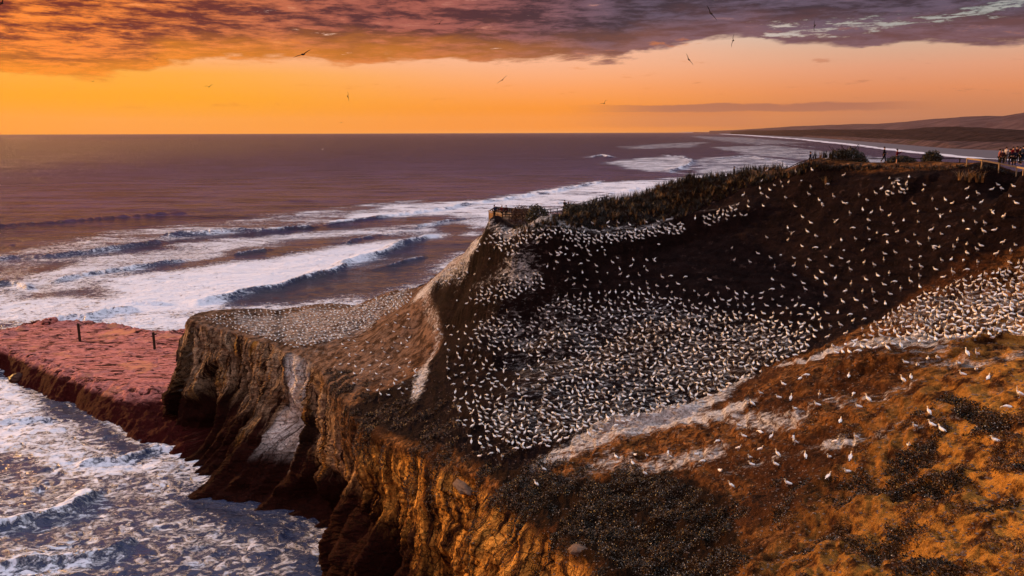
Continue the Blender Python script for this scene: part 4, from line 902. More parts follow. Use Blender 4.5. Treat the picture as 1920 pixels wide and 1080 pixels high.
for k, b in enumerate(birds):
    b['rz'] = rng.uniform(0, math.tau) if rng.random() < .45 else math.pi+rng.gauss(.2, .8)
    sc = rng.uniform(.70, .82)*(1.08 if b['zone'] in ('dark slope', 'middle flock', 'upper bench', 'far terrace') else 1.0)
    if k < NSOLO:
        o = link(bpy.data.objects.new('gannet', BM_[b['pose']])); o.location = b['p']+Vector((0, 0, -.01)); o.rotation_euler = (0, rng.uniform(-.08, .08), b['rz']); o.scale = (sc,)*3
        tag(o, b.get('label') or where(b), 'gannet', 'gannets of the cliff top colony')
    else:
        co, tri, mi = cacheM[b['pose']]; c, s = math.cos(b['rz']), math.sin(b['rz'])
        q = co*sc; q = np.stack([q[:, 0]*c-q[:, 1]*s, q[:, 0]*s+q[:, 1]*c, q[:, 2]], -1)+np.array(b['p'])
        stuffV.append(q); stuffF.append(tri+off); stuffM.append(mi); off += len(q)
flock = mesh_np('gannet_flock', np.concatenate(stuffV), np.concatenate(stuffF), BIRD_M, mi=np.concatenate(stuffM))
tag(flock, 'hundreds of smaller white gannets crowding the far terrace and dark slope', 'flock', kind='stuff')
print('BIRDS', len(birds))

# birds on the wing: px, py, wingspan in px, roll in the picture, dark or white, label
def seabird(px, py, span, ang, dih, white, label, name='flying_gannet'):
    Y = 1.86*FPX/span; Y = min(Y, 420)
    p = at(px, py, Y); key = ('fw' if white else 'fd', dih)
    if key not in FM:
        me = bird_mesh('flying_gannet', fly, dih, legs=False)
        if not white:
            for i, m in enumerate(DARK_M): me.materials[i] = m
        FM[key] = me
    o = link(bpy.data.objects.new(name, FM[key])); o.location = p
    s = 1.25*span*Y/FPX/1.86
    o.rotation_mode = 'QUATERNION'
    yaw = Matrix.Rotation(math.pi/2+rng.uniform(-.35, .35), 3, 'Z')          # bird heads away or toward: wings across the view
    roll = Matrix.Rotation(R_(-ang), 3, Vector((0, 1, 0)))
    o.rotation_quaternion = (roll @ yaw).to_quaternion(); o.scale = (s,)*3
    tag(o, label, 'bird', 'gannets in flight')
FM = {}
for a in [(3, 6, 22, 50, .5, 0, 'dark bird clipped by the top left corner of the sky'), (568, 102, 30, 22, .25, 0, 'largest gliding bird at left, wings tilted against red cloud'),
          (824, 44, 18, 30, .5, 0, 'dark bird in purple cloud above the middle of the sea'), (942, 150, 19, 38, .25, 0, 'slanting bird just under the cloud edge at centre'),
          (652, 181, 15, -83, .25, 0, 'bird banking with vertical wings in yellow sky'), (392, 163, 13, 12, .8, 0, 'small bird with raised wings above the yellow band'),
          (174, 153, 6, 0, .8, 0, 'tiny bird at far left under the orange cloud'), (293, 111, 7, 20, .5, 0, 'tiny bird inside the orange cloud at left'),
          (640, 230, 5, 10, .5, 0, 'tiny bird low over the horizon'), (1133, 194, 14, 30, .8, 0, 'small bird above the low cloud bar'),
          (1292, 112, 21, -52, .25, 0, 'bird with crossed wings in peach sky below the cloud'), (1375, 76, 20, 82, .25, 0, 'bird flying with upright wings at the cloud rim'),
          (1528, 48, 17, 86, .25, 0, 'bird with upright wings against the pale green gap'), (1333, 25, 27, -50, .25, 0, 'bird slanting down in the slate cloud at top right'),
          (605, 280, 9, 5, .5, 1, 'pale bird over the sea just below the horizon'), (270, 292, 6, 0, .8, 0, 'tiny dark bird over the rosy sea at left'),
          (44, 379, 7, 15, .5, 0, 'tiny dark bird over the swell at far left'), (1417, 458, 17, -22, .25, 1, 'white gannet gliding over the dark slope'),
          (1399, 443, 12, 40, .8, 1, 'white gannet with raised wings over the dark slope'), (905, 852-425, 7, 20, .5, 0, 'tiny dark bird over the breaking wave left of the deck')]:
    seabird(*a[:5], bool(a[5]), a[6])
# ------------------------------------------------------------ timber: viewing deck, railings, posts
def bx(bm, c, s, rz=0.0, tilt=0.0, mi=0):
    M = Matrix.Translation(c) @ Matrix.Rotation(rz, 4, 'Z') @ Matrix.Rotation(tilt, 4, 'Y')
    vs = [bm.verts.new(M @ Vector((s[0]*i/2, s[1]*j/2, s[2]*k/2))) for i in (-1, 1) for j in (-1, 1) for k in (-1, 1)]
    for q in ((0, 1, 3, 2), (4, 6, 7, 5), (0, 4, 5, 1), (2, 3, 7, 6), (0, 2, 6, 4), (1, 5, 7, 3)):
        f = bm.faces.new([vs[i] for i in q]); f.material_index = mi
def beam(bm, a, b, w, h):
    a = Vector(a); b = Vector(b); d = b-a; L = d.length; u = d.normalized(); sd_ = u.cross(Vector((0, 0, 1))).normalized(); up_ = sd_.cross(u)
    vs = [bm.verts.new(p+sd_*w*i/2+up_*h*j/2) for p in (a, b) for i in (-1, 1) for j in (-1, 1)]
    for q in ((0, 1, 3, 2), (4, 6, 7, 5), (0, 4, 5, 1), (2, 3, 7, 6), (0, 2, 6, 4), (1, 5, 7, 3)): bm.faces.new([vs[i] for i in q])
def fin(name, bm, m, parent=None, smooth=False):
    bmesh.ops.recalc_face_normals(bm, faces=bm.faces)
    me = bpy.data.meshes.new(name); bm.to_mesh(me); bm.free()
    for x in (m if isinstance(m, (list, tuple)) else [m]): me.materials.append(x)
    if smooth: me.polygons.foreach_set('use_smooth', [True]*len(me.polygons))
    return link(bpy.data.objects.new(name, me), parent)
def empty(name, loc): o = link(bpy.data.objects.new(name, None)); o.location = loc; return o
M_WOOD = simple('weathered_timber', (.20, .115, .060), .85, .35, 5); M_WOODD = simple('dark_timber', (.035, .024, .018), .9, .3, 5)
M_WOODP = simple('pale_timber', (.30, .21, .12), .8, .3, 4); M_BOARD = simple('grey_board', (.22, .18, .16), .85, .25, 6)
V3 = lambda a: Vector((float(a[0]), float(a[1]), float(a[2])))
zf = at(942, 411, 112)[2]
A = V3(at(917, 411, 117)); B = V3(at(942, 411, 112)); Cc = V3(at(992, 411, 111.5)); D = V3(at(1006, 411, 118)); E = V3(at(930, 411, 123))
for v in (A, B, Cc, D, E): v.z = zf
DK = empty('viewing_deck', B+Vector((0, 0, -2.0)))
tag(DK, 'small timber viewing deck on the headland corner above the whitened bench', 'viewing deck')
off_ = -DK.location
def rel_(v, dz=0): return Vector(v)+off_+Vector((0, 0, dz))
bm = bmesh.new(); vs = [bm.verts.new(rel_(v)) for v in (A, B, Cc, D, E)]; f = bm.faces.new(vs); r_ = bmesh.ops.extrude_face_region(bm, geom=[f])
bmesh.ops.translate(bm, vec=(0, 0, -.16), verts=[g for g in r_['geom'] if isinstance(g, bmesh.types.BMVert)]); fin('deck_floor', bm, M_WOOD, DK)
def panel(a, b, m, z0, z1, name, n, gap):
    bm = bmesh.new(); d = (b-a); L = d.length; rz = math.atan2(d.y, d.x)
    for k in range(n):
        c = a+d*((k+.5)/n); bx(bm, rel_(c, (z0+z1)/2), (L/n*(1-gap), .04, z1-z0), rz)
    return fin(name, bm, m, DK)
panel(A, B, M_WOOD, -.80, .52, 'boarded_side', 14, .05)
panel(B, Cc, M_BOARD, -1.05, .05, 'slatted_front', 24, .25)
panel(D, E, M_WOODD, -.1, .62, 'boarded_back', 22, .12)
panel(Cc, D, M_WOODD, -.9, .62, 'boarded_end', 14, .08)
for a, b, m in ((A, B, M_WOODP), (B, Cc, M_WOODD), (Cc, D, M_WOODD), (D, E, M_WOODD), (E, A, M_WOODD)):  # rails and posts: sunward side lighter, others darker, light put into colour
    bm = bmesh.new(); beam(bm, rel_(a, .68), rel_(b, .68), .14, .12); beam(bm, rel_(a, .32), rel_(b, .32), .05, .10); fin('rail', bm, m, DK)
for a, b, n in ((A, B, 3), (B, Cc, 4), (Cc, D, 2), (D, E, 4), (E, A, 2)):
    for k in range(n):
        c = a+(b-a)*(k/n); bm = bmesh.new(); lo = -2.4 if a in (A, B) else -1.2
        bx(bm, rel_(c, (lo+.78)/2), (.14, .14, .78-lo)); fin('post', bm, M_WOOD if a is A else M_WOODD, DK)
sg = empty('information_board', V3(at(993, 413, 110.6))-Vector((0, 0, .9))); tag(sg, 'pale slanted information board leaning out at the right of the deck', 'sign')
bm = bmesh.new(); bx(bm, (0.3, 0, 1.45), (1.35, .9, .05), .15, R_(-42)); fin('board', bm, simple('white_board', (.75, .72, .68), .5, .05), sg)
for s_ in (-.05, .6):
    bm = bmesh.new(); bx(bm, (s_, .05, .65+.45*s_), (.08, .08, 1.3+.9*s_)); fin('post', bm, M_WOODD, sg)

def railing(name, pts, label, post_px=None, hgt=1.1, m=M_WOODD, mp=None, rails=(1.0, .55), step=2.2, size=(.10, .09)):
    """pts: (px, py of the top rail, distance)"""
    P = [V3(at(*p)) for p in pts]; root = empty(name, P[0]-Vector((0, 0, hgt))); tag(root, label, 'railing'); o0 = -root.location
    for fr in rails:
        bm = bmesh.new()
        for a, b in zip(P[:-1], P[1:]): beam(bm, a+o0-Vector((0, 0, hgt*(1-fr))), b+o0-Vector((0, 0, hgt*(1-fr))), size[0], size[1])
        fin('top_rail' if fr == rails[0] else 'lower_rail', bm, m, root)
    for a, b in zip(P[:-1], P[1:]):
        n = max(1, round((b-a).length/step))
        for k in range(n):
            c = a+(b-a)*(k/n); g = ground(c.x, c.y); lo = min(c.z-hgt, g[0].z-.1) if g and abs(g[0].z-(c.z-hgt)) < 1.5 else c.z-hgt-.3
            bm = bmesh.new(); bx(bm, Vector((c.x, c.y, (lo+c.z)/2-.02))+o0, (.10, .10, c.z-lo+.02)); fin('post', bm, mp or m, root)
    return root
railing('deck_railing', [(1008, 398, 113), (1020, 393, 113.5), (1045, 391, 114), (1056, 389, 114)], 'slatted railing running right from the deck behind the dark bushes', rails=(1.0, .6, .15), step=.8)
railing('path_railing', [(1056, 388, 114.5), (1080, 383, 115), (1103, 378, 115.5), (1124, 371, 116), (1142, 368, 116.5)], 'handrail climbing the back of the ridge above the flax', step=2)
railing('stair_railing', [(1436, 319, 107), (1462, 317, 105.5), (1478, 315, 104.5), (1496, 306, 103.5), (1510, 301, 102.5), (1519, 299, 102)], 'stepped handrail rising to the hilltop beside the standing lone figure', step=1.5, hgt=1.15)
railing('walkway_railing', [(1519, 301, 101), (1560, 299, 99.5), (1620, 298, 98), (1680, 296.5, 97), (1740, 297, 95.5), (1800, 297, 94), (1840, 298, 92.5), (1880, 300, 91)], 'long dark railing along the hilltop walkway', step=2.6, hgt=1.1)
NRP = []
for x_, y_ in ((1812, 312), (1840, 316), (1872, 322), (1905, 329), (1945, 337), (1990, 342)):
    g = drop(x_, y_); w_ = proj(np.array(g[0])+np.array([0, 0, .85])); NRP.append((float(w_[0]), float(w_[1]), float(g[0].y)))
railing('near_railing', NRP, 'pale sunlit railing in front of the group at the right edge', m=M_WOODP, rails=(1.0,), step=2.1, hgt=.75, size=(.10, .16))

def marker(px, py0, py1, label):
    g = drop(px, py1); p = g[0]; h = at(px, py0, p.y)[2]-p.z; r_ = empty('marker_post', p); tag(r_, label, 'post', 'posts on the red rock shelf')
    bm = bmesh.new(); bx(bm, (0, 0, h/2-.3), (.50, .45, h+.6)); fin('pole', bm, M_WOODD, r_)
    bm = bmesh.new(); bx(bm, (.25, 0, h*.88), (1.1, .3, .3)); fin('crosspiece', bm, M_WOODD, r_)
marker(150, 607, 640, 'taller dark post with a stub arm, standing mid shelf on red rock')
marker(290, 623, 654, 'shorter dark post on the red shelf near the cliff corner')

# ------------------------------------------------------------ boulders
def boulder(px, py, size, label, m, squash=(1, 1, .7), sink=.40, name='boulder', water=False):
    if water: p = V3(atz(px, py, 0)); 
    else:
        g = drop(px, py)
        if not g: return
        p = g[0]
    bm = bmesh.new(); bmesh.ops.create_icosphere(bm, subdivisions=4, radius=1); s0 = rng.random()*50
    co = np.array([v.co[:] for v in bm.verts]); d = 1+.40*fbm(co[:, 0]*1.3+s0, co[:, 1]*1.3, co[:, 2]*1.3, 5, .6)-.12*np.abs(vn(co[:, 0]*2.5, co[:, 1]*2.5+s0, co[:, 2]*2.5))
    for v, k in zip(bm.verts, d): v.co = Vector((round(v.co.x*1.6)/1.6*.35+v.co.x*.65, v.co.y, v.co.z))*float(k)*size; v.co = Vector((v.co.x*squash[0], v.co.y*squash[1], v.co.z*squash[2]))
    o = fin(name, bm, m, None, True); o.location = p+Vector((0, 0, size*squash[2]*(1-2*sink)*.6)); o.rotation_euler = (0, 0, rng.uniform(0, 6)); tag(o, label, 'boulder')
M_WETR = simple('wet_dark_rock', (.035, .014, .011), .5, .6, 1.2)
boulder(88, 606, 1.5, 'dark boulder at the back rim of the red shelf, left of two', M_SHELF, (1, 1, .8))
boulder(98, 605, 1.7, 'dark boulder at the back rim of the red shelf, right of two', M_SHELF, (.9, 1, .9))
boulder(36, 712, 2.6, 'low dark rock awash in foam in front of the shelf', M_WETR, (1.2, 1, .55), water=True)
boulder(52, 700, 2.0, 'smaller dark rock in the foam touching the shelf', M_WETR, (1.2, 1, .6), water=True)
M_PALE = simple('pale_sandstone', (.12, .080, .058), .9, .75, 5)
boulder(868, 912, 1.1, 'pale slab of sandstone on the brown cliff top', M_PALE, (1.7, .8, .38))
boulder(1085, 1034, .6, 'pale block of sandstone beside the dark ice plants', M_PALE, (1.3, .9, .6))
boulder(1620, 1000, .0001, 'x', M_PALE) if False else None

# ------------------------------------------------------------ plants
def blades(bm, base, n, h, spread, w, mi=0, droop=.5, up_=Vector((0, 0, 1))):
    for _ in range(n):
        a = rng.uniform(0, math.tau); L = h*rng.uniform(.55, 1.1); o = Vector((math.cos(a), math.sin(a), 0)); lean = rng.uniform(.1, 1)*spread
        s = Vector((-o.y, o.x, 0))*w*rng.uniform(.6, 1.2); b0 = base+o*rng.uniform(0, .15)*h; pr = None
        for k in range(4):
            t = k/3; p = b0+o*lean*L*t*t+Vector((0, 0, 1))*L*(t-droop*lean*t*t*.6); wd = s*(1-t*.92)
            c = (bm.verts.new(p-wd), bm.verts.new(p+wd))
            if pr: f = bm.faces.new((pr[0], pr[1], c[1], c[0])); f.material_index = mi
            pr = c
def leaf_np(P, N, size, L=1.6):
    """one small folded leaf (two triangles) per point"""
    n = len(P); d = rngn.normal(size=(n, 3)); d[:, 2] = np.abs(d[:, 2])*.8; d /= np.linalg.norm(d, axis=1)[:, None]
    s = np.cross(d, rngn.normal(size=(n, 3))); s /= np.linalg.norm(s, axis=1)[:, None]; sz = size*rngn.uniform(.6, 1.3, (n, 1))
    a = P; b = P+d*sz*L*.5+s*sz*.45; c = P+d*sz*L; e = P+d*sz*L*.5-s*sz*.45
    V = np.stack([a, b, c, e], 1).reshape(-1, 3); i = np.arange(n)*4
    return V, np.stack([i, i+1, i+2, i+3], -1)
rngn = np.random.default_rng(5)
def leafm(name, c1, c2, rough=.5, sc=2.5):
    m, t, b = mat(name); P = t.add('ShaderNodeNewGeometry').outputs['Position']
    n = t.mix(t.mr(t.noise(P, sc, 4), .35, .65), c1, c2); t.put(b.inputs['Base Color'], n); b.inputs['Roughness'].default_value = rough; b.inputs['Specular IOR Level'].default_value = .3
    return m
M_FLAX = leafm('flax_leaves', (.005, .0045, .003), (.030, .018, .007), .45, .8); M_FLAXL = leafm('flax_dry_and_lit', (.20, .10, .03), (.30, .17, .06), .5)  # paler set: dry leaves, plus orange sunlight put into the colour
M_ICE = leafm('ice_plant_dark', (.006, .006, .004), (.046, .023, .008), .5, .9); M_ICE2 = leafm('ice_plant_rust', (.035, .014, .005), (.15, .062, .015), .5, 1.5)
M_BUSH = leafm('bush_leaves', (.010, .012, .006), (.045, .032, .014), .5); M_BUSHR = leafm('rusty_bush', (.045, .016, .008), (.10, .035, .015), .6)
# flax and coastal scrub over the ridge: ground cover
bm = bmesh.new(); RP = [(1060, 400), (1100, 378), (1150, 374), (1200, 362), (1260, 346), (1300, 336), (1400, 319), (1480, 316), (1520, 306), (1560, 306), (1500, 330), (1400, 352), (1330, 385), (1270, 412), (1180, 424), (1100, 432), (1000, 438), (940, 434), (980, 424), (1040, 408)]
cnt = 0; k = 0
while cnt < 1150 and k < 30000:
    k += 1; px = rng.uniform(940, 1560); py = rng.uniform(302, 440)
    if not px_poly(px, py, RP): continue
    g = drop(px, py)
    if not g or g[1].z < .3: continue
    cnt += 1; blades(bm, g[0]-Vector((0, 0, .05)), rng.randint(9, 15), rng.uniform(.5, 1.15), rng.uniform(.6, 1.3), .035, 0 if rng.random() < .86 else 1)
# the thicket just behind the skyline
cr = [(x, y) for x, y in ((1060, 400), (1100, 390), (1150, 375), (1230, 357), (1300, 336), (1400, 320), (1480, 314))]
for _ in range(420):
    t = rng.uniform(0, len(cr)-1.001); i = int(t); f_ = t-i; px = cr[i][0]*(1-f_)+cr[i+1][0]*f_; py = cr[i][1]*(1-f_)+cr[i+1][1]*f_+2.5
    g = drop(px, py+2)
    if g:
        gg_ = ground(g[0].x, g[0].y+rng.uniform(0, 3.5))
        if gg_: blades(bm, gg_[0], 9, rng.uniform(.7, 1.35), .7, .035)
for _ in range(260):
    px = rng.uniform(1525, 1900) if _ > 90 else rng.uniform(1530, 1650); g = drop(px, 312+rng.uniform(0, 8)+max(0, px-1850)*.3)
    if g: blades(bm, g[0], 8, rng.uniform(.3, .6), 1.1, .03)
tag(fin('flax_thicket', bm, [M_FLAX, M_FLAXL]), kind='stuff')
def tuft(px, py, h, n, label, dry=.3, w=.045, name='flax_bush', spread=.9, back=0):
    g = drop(px, py)
    if not g: return
    p = g[0]
    if back: q = ground(p.x, p.y+back); p = q[0] if q else p
    bm = bmesh.new()
    for _ in range(max(1, n//12)): blades(bm, Vector((rng.gauss(0, .25*h), rng.gauss(0, .2*h), 0)), 12, h, spread, w, 1 if rng.random() < dry else 0)
    o = fin(name, bm, [M_FLAX, M_FLAXL]); o.location = p; tag(o, label, 'plant', 'flax plants on the hilltop')
tuft(1812, 338, 1.2, 80, 'sunlit orange flax clump under the near railing, left of two', .75)  # sunlit orange comes from mostly using the paler leaf colour
tuft(1832, 342, 1.4, 90, 'sunlit orange flax clump under the near railing, right of two', .75)
tuft(1540, 309, 1.3, 40, 'low flax with fanned leaves just right of the lone figure', .3, back=2)
tuft(1556, 308, 1.2, 40, 'flax with two bent leaves left of the round hilltop bushes', .1, back=2)
tuft(1578, 307, 1.5, 40, 'spiky flax with upright leaves next to the hilltop bushes', .1, spread=.4, back=2)
tuft(1548, 344, 1.0, 50, 'small dry clump on dark soil below the hilltop railing', .6)
def bush(px, py, rx, rz, label, m=None, n=1500, back=0, spikes=False, name='bush', wide=1):
    g = drop(px, py)
    if not g: return
    p = g[0]
    if back: q = ground(p.x, p.y+back); p = q[0] if q else p
    root = empty(name, p); tag(root, label, 'bush')
    th = rngn.normal(size=(n, 3)); th[:, 2] = np.abs(th[:, 2]); th /= np.linalg.norm(th, axis=1)[:, None]
    r = rngn.uniform(.45, 1, (n, 1))**.5; lump = 1+.28*fbm(th[:, 0]*2+px, th[:, 1]*2, th[:, 2]*2, 3)[:, None]
    P = th*r*lump*np.array([[rx*wide, rx, rz]])
    V, Fq = leaf_np(P, None, .13); o = mesh_np('foliage', V, Fq, m or M_BUSH); o.parent = root
    bm = bmesh.new()
    for k in range(5):
        a = k*1.3; beam(bm, (0, 0, -.2), (math.cos(a)*rx*.5, math.sin(a)*rx*.5, rz*.65), .05, .05)
    if spikes:
        for k in range(9): beam(bm, (rng.uniform(-rx, rx)*wide*.8, rng.uniform(-.4, .4), 0), (rng.uniform(-rx, rx)*wide, rng.uniform(-.4, .4), rz*rng.uniform(.9, 1.35)), .04, .04)
    fin('branches', bm, M_WOODD, root)
bush(978, 424, 2.0, 2.7, 'rusty dome shaped bush beside the viewing deck', M_BUSHR, 3500, back=4)
bush(1008, 420, 1.8, 2.3, 'dark green dome bush between the deck and its railing', M_BUSH, 3000, back=4)
bush(1075, 402, 1.6, 1.3, 'dark low scrub right of the seated pair', M_BUSH, 1800, back=1)
bush(1593, 307, 1.5, 1.3, 'left of three dark bushes crowning the hilltop', M_BUSH, 1800, back=3, spikes=True)
bush(1614, 307, 1.6, 1.7, 'tallest dark bush crowning the hilltop', M_BUSH, 2400, back=3, spikes=True)
bush(1632, 306, 1.0, 1.1, 'right of three dark bushes crowning the hilltop', M_BUSH, 1200, back=3, spikes=True)
bush(1713, 306, 1.7, .9, 'low dark mound bush right of the two walkers', M_BUSH, 2000, back=3)
bush(1772, 305, 1.1, 1.3, 'round dark bush standing alone before the beach', M_BUSH, 1700, back=3)

# succulent mat on the near slope: ground cover with thousands of fleshy leaves
me = headland.data; nv = len(me.vertices); co = np.empty(nv*3, np.float32); me.vertices.foreach_get('co', co); co = co.reshape(-1, 3)
vg = np.empty(nv, np.float32); me.attributes['veg'].data.foreach_get('value', vg)
sxx, syy = proj(co); sel = (vg > .05) & (co[:, 1] < 90) & (syy < 1190) & (sxx > -60) & (sxx < 1990) & (syy > 700)
def mat_leaves(name, mask, n, size, m, hgt, jit, label):
    idx_ = np.where(mask)[0]; w = co[idx_, 1]**2; pk = rngn.choice(idx_, n, p=w/w.sum()); P = co[pk].astype(float)
    P[:, :2] += rngn.normal(size=(n, 2))*jit; P[:, 2] += rngn.uniform(-.02, 1, n)*hgt*np.clip(fbm(P[:, 0]/.8, P[:, 1]/.8, 3.0, 3)*1.6+.45, .05, 1)
    V, Fq = leaf_np(P, None, size); return tag(mesh_np(name, V, Fq, m), kind='stuff')
nz = fbm(co[:, 0]/2.2, co[:, 1]/2.2, 5.0, 4); nz2 = fbm(co[:, 0]/1.1, co[:, 1]/1.1, 8.0, 3)
mk = sel & (vg+nz*1.5+nz2*.5 > .62)
mat_leaves('ice_plant_mat', mk, 85000, .08, M_ICE, .30, .06, '')
mk2 = (co[:, 1] < 60) & (syy < 1190) & (syy > 780) & (sxx > 1380) & (sxx < 1990) & (nz2+.35*nz+.35*ss((sxx-1500)+(syy-850), 0, 350)*1.0 > .42)
mat_leaves('rusty_ice_plant', mk2, 38000, .065, M_ICE2, .22, .05, '')
mat_leaves('pale_leaf_tips', mk & (nz2 > -.1), 5200, .055, simple('pale_leaf', (.42, .38, .33), .7), .34, .06, '')  # extra pale leaves give the dark mat its white specks
# tufts and crumbling roots on the brown cliff top and rim
dkk = np.empty(nv, np.float32); me.attributes['dark'].data.foreach_get('value', dkk)
mk3 = (co[:, 1] > 0) & (syy > 690) & (syy < 960) & (sxx > 600) & (sxx < 1060) & (nz+.5*nz2 > .12) & (co[:, 2] > 20) & ((sxx < 860) | (syy > 840)) & (syy > 690+(sxx-600)*.1) & ((sxx < 690) | (syy > 750))
mat_leaves('dry_scrub', mk3, 26000, .13, leafm('dry_scrub_leaves', (.012, .008, .006), (.11, .055, .028), .6, 2), .35, .08, '')
# loose stones
mk4 = (syy > 640) & (syy < 1100) & (sxx > 800) & (co[:, 1] < 100) & (co[:, 2] > 25)
ids = rngn.choice(np.where(mk4)[0], 5200); bmv = []; bmf = []
oct_ = np.array([(1, 0, 0), (-1, 0, 0), (0, 1, 0), (0, -1, 0), (0, 0, 1), (0, 0, -1)], float); of = np.array([(0, 2, 4), (2, 1, 4), (1, 3, 4), (3, 0, 4), (2, 0, 5), (1, 2, 5), (3, 1, 5), (0, 3, 5)])
for k, i in enumerate(ids): bmv.append(oct_*rngn.uniform(.5, 1.2, (6, 1))*rngn.uniform(.03, .12)*np.array([[1.2, 1, .7]])+co[i]); bmf.append(of+6*k)
tag(mesh_np('loose_stones', np.concatenate(bmv), np.concatenate(bmf), simple('stone', (.13, .09, .07), .9, .5, .7), smooth=False), kind='stuff')

# ------------------------------------------------------------ people
def skin_mesh(name, J, E, Rr, m, sub=1):
    me = bpy.data.meshes.new(name); me.from_pydata([Vector(j) for j in J], E, []); o = bpy.data.objects.new(name, me); SC.collection.objects.link(o)
    md = o.modifiers.new('s', 'SKIN'); md.use_smooth_shade = True; sv = me.skin_vertices[0].data if me.skin_vertices else None
    if sv is None:
        bm = bmesh.new(); bm.from_mesh(me); bm.verts.layers.skin.verify(); bm.to_mesh(me); bm.free(); sv = me.skin_vertices[0].data
    for k, r in enumerate(Rr): sv[k].radius = (r, r) if not hasattr(r, '__len__') else r; sv[k].use_root = (k == 0)
    if sub: s2 = o.modifiers.new('u', 'SUBSURF'); s2.levels = sub; s2.render_levels = sub
    dg = bpy.context.evaluated_depsgraph_get(); out = bpy.data.meshes.new_from_object(o.evaluated_get(dg)); bpy.data.objects.remove(o)
    out.name = name; out.materials.clear(); out.materials.append(m)
    out.polygons.foreach_set('use_smooth', [True]*len(out.polygons)); return out
M_SKIN = simple('skin', (.45, .25, .16), .6, .08, 4); M_HAIR = simple('dark_hair', (.02, .014, .010), .6)
def cloth(name, c): return simple(name, c, .85, .15, 6)
def person_meshes(pose):
    """faces -Y; joints in metres"""
    hip = .93; sh_z = 1.42
    AR = {'rest': [((.20, 0, sh_z), (.25, .02, 1.13), (.26, -.06, .88)), ((-.20, 0, sh_z), (-.25, .02, 1.13), (-.26, -.06, .88))],
          'lean': [((.20, -.02, sh_z), (.27, -.18, 1.18), (.15, -.42, 1.10)), ((-.20, -.02, sh_z), (-.27, -.18, 1.18), (-.15, -.42, 1.10))],
          'phone': [((.20, -.02, sh_z), (.24, -.20, 1.24), (.09, -.42, 1.45)), ((-.20, -.02, sh_z), (-.24, -.20, 1.24), (-.09, -.42, 1.45))],
          'walk': [((.20, 0, sh_z), (.25, -.12, 1.15), (.22, -.30, 1.02)), ((-.20, 0, sh_z), (-.25, .12, 1.14), (-.24, .10, .90))],
          'sit': [((.20, -.02, sh_z), (.27, -.16, 1.16), (.12, -.38, 1.05)), ((-.20, -.02, sh_z), (-.27, -.16, 1.16), (-.12, -.38, 1.05))]}[pose]
    if pose == 'walk': LG = [((.10, 0, hip-.03), (.11, -.16, .50), (.11, -.20, .09)), ((-.10, 0, hip-.03), (-.11, .06, .50), (-.11, .30, .14))]
    elif pose == 'sit': LG = [((.10, 0, hip-.03), (.14, -.42, .92), (.14, -.46, .50)), ((-.10, 0, hip-.03), (-.14, -.42, .92), (-.14, -.46, .50))]
    else: LG = [((.10, 0, hip-.03), (.12, -.02, .50), (.13, .01, .09)), ((-.10, 0, hip-.03), (-.12, -.01, .50), (-.13, .02, .09))]
    J = [(0, 0, hip), (0, -.01, 1.12), (0, 0, 1.32), (0, .01, sh_z+.03), (0, 0, 1.52), (0, -.015, 1.60), (0, -.01, 1.70), (0, -.12, 1.615)]
    Rr = [(.15, .11), (.13, .10), (.16, .11), (.10, .08), .052, (.078, .088), (.072, .085), .016]; E = [(0, 1), (1, 2), (2, 3), (3, 4), (4, 5), (5, 6), (5, 7)]
    for s, (a, b, c) in zip((1, -1), AR):
        n = len(J); J += [a, b, c]; Rr += [.058, .042, .030]; E += [(2, n), (n, n+1), (n+1, n+2)]
        d = (Vector(c)-Vector(b)).normalized(); w = Vector(c)+d*.07; J.append(tuple(w)); Rr.append((.036, .02)); E.append((n+2, n+3)); pm = n+3
        side = Vector((1, 0, 0)) if abs(d.x) < .8 else Vector((0, 1, 0))
        for q, L in zip((-.027, -.009, .009, .027), (.062, .075, .078, .068)):
            m1 = w+side*q+d*L*.55; m2 = w+side*q*1.1+d*L+Vector((0, -.012, -.01)); k = len(J); J += [tuple(m1), tuple(m2)]; Rr += [.0085, .0075]; E += [(pm, k), (k, k+1)]
        th = Vector(c)+side*(-s)*.035+d*.05+Vector((0, -.02, 0)); k = len(J); J += [tuple(th)]; Rr += [.010]; E += [(n+2, k)]
    for a, b, c in LG:
        n = len(J); J += [a, b, c, (c[0], c[1]-.16, c[2]-.045)]; Rr += [.092, .058, .042, (.042, .03)]; E += [(0, n), (n, n+1), (n+1, n+2), (n+2, n+3)]
    body = skin_mesh('person', J, E, Rr, M_SKIN)
    TJ = [(0, 0, hip-.02), (0, -.01, 1.12), (0, 0, 1.32), (0, .01, sh_z+.05)]; TR = [(.185, .14), (.165, .13), (.19, .14), (.12, .10)]; TE = [(0, 1), (1, 2), (2, 3)]
    for a, b, c in AR:
        n = len(TJ); cc_ = Vector(b)+(Vector(c)-Vector(b))*.93; TJ += [a, b, tuple(cc_)]; TR += [.078, .060, .046]; TE += [(2, n), (n, n+1), (n+1, n+2)]
    top_ = skin_mesh('jacket', TJ, TE, TR, M_SKIN)
    PJ = [(0, 0, hip+.05)]; PR = [(.17, .13)]; PE = []
    for a, b, c in LG: n = len(PJ); PJ += [a, b, c]; PR += [.112, .078, .062]; PE += [(0, n), (n, n+1), (n+1, n+2)]
    trs = skin_mesh('trousers', PJ, PE, PR, M_SKIN)
    SJ = [(0, 0, hip+.05)]; SE = []; SR = [(.17, .13)]
    for a, b, c in LG: n = len(SJ); q = Vector(b)+(Vector(a)-Vector(b))*.1; SJ += [a, tuple(q)]; SR += [.115, .095]; SE += [(0, n), (n, n+1)]
    sho = skin_mesh('shorts', SJ, SE, SR, M_SKIN)
    bm = bmesh.new(); bmesh.ops.create_icosphere(bm, subdivisions=3, radius=1)
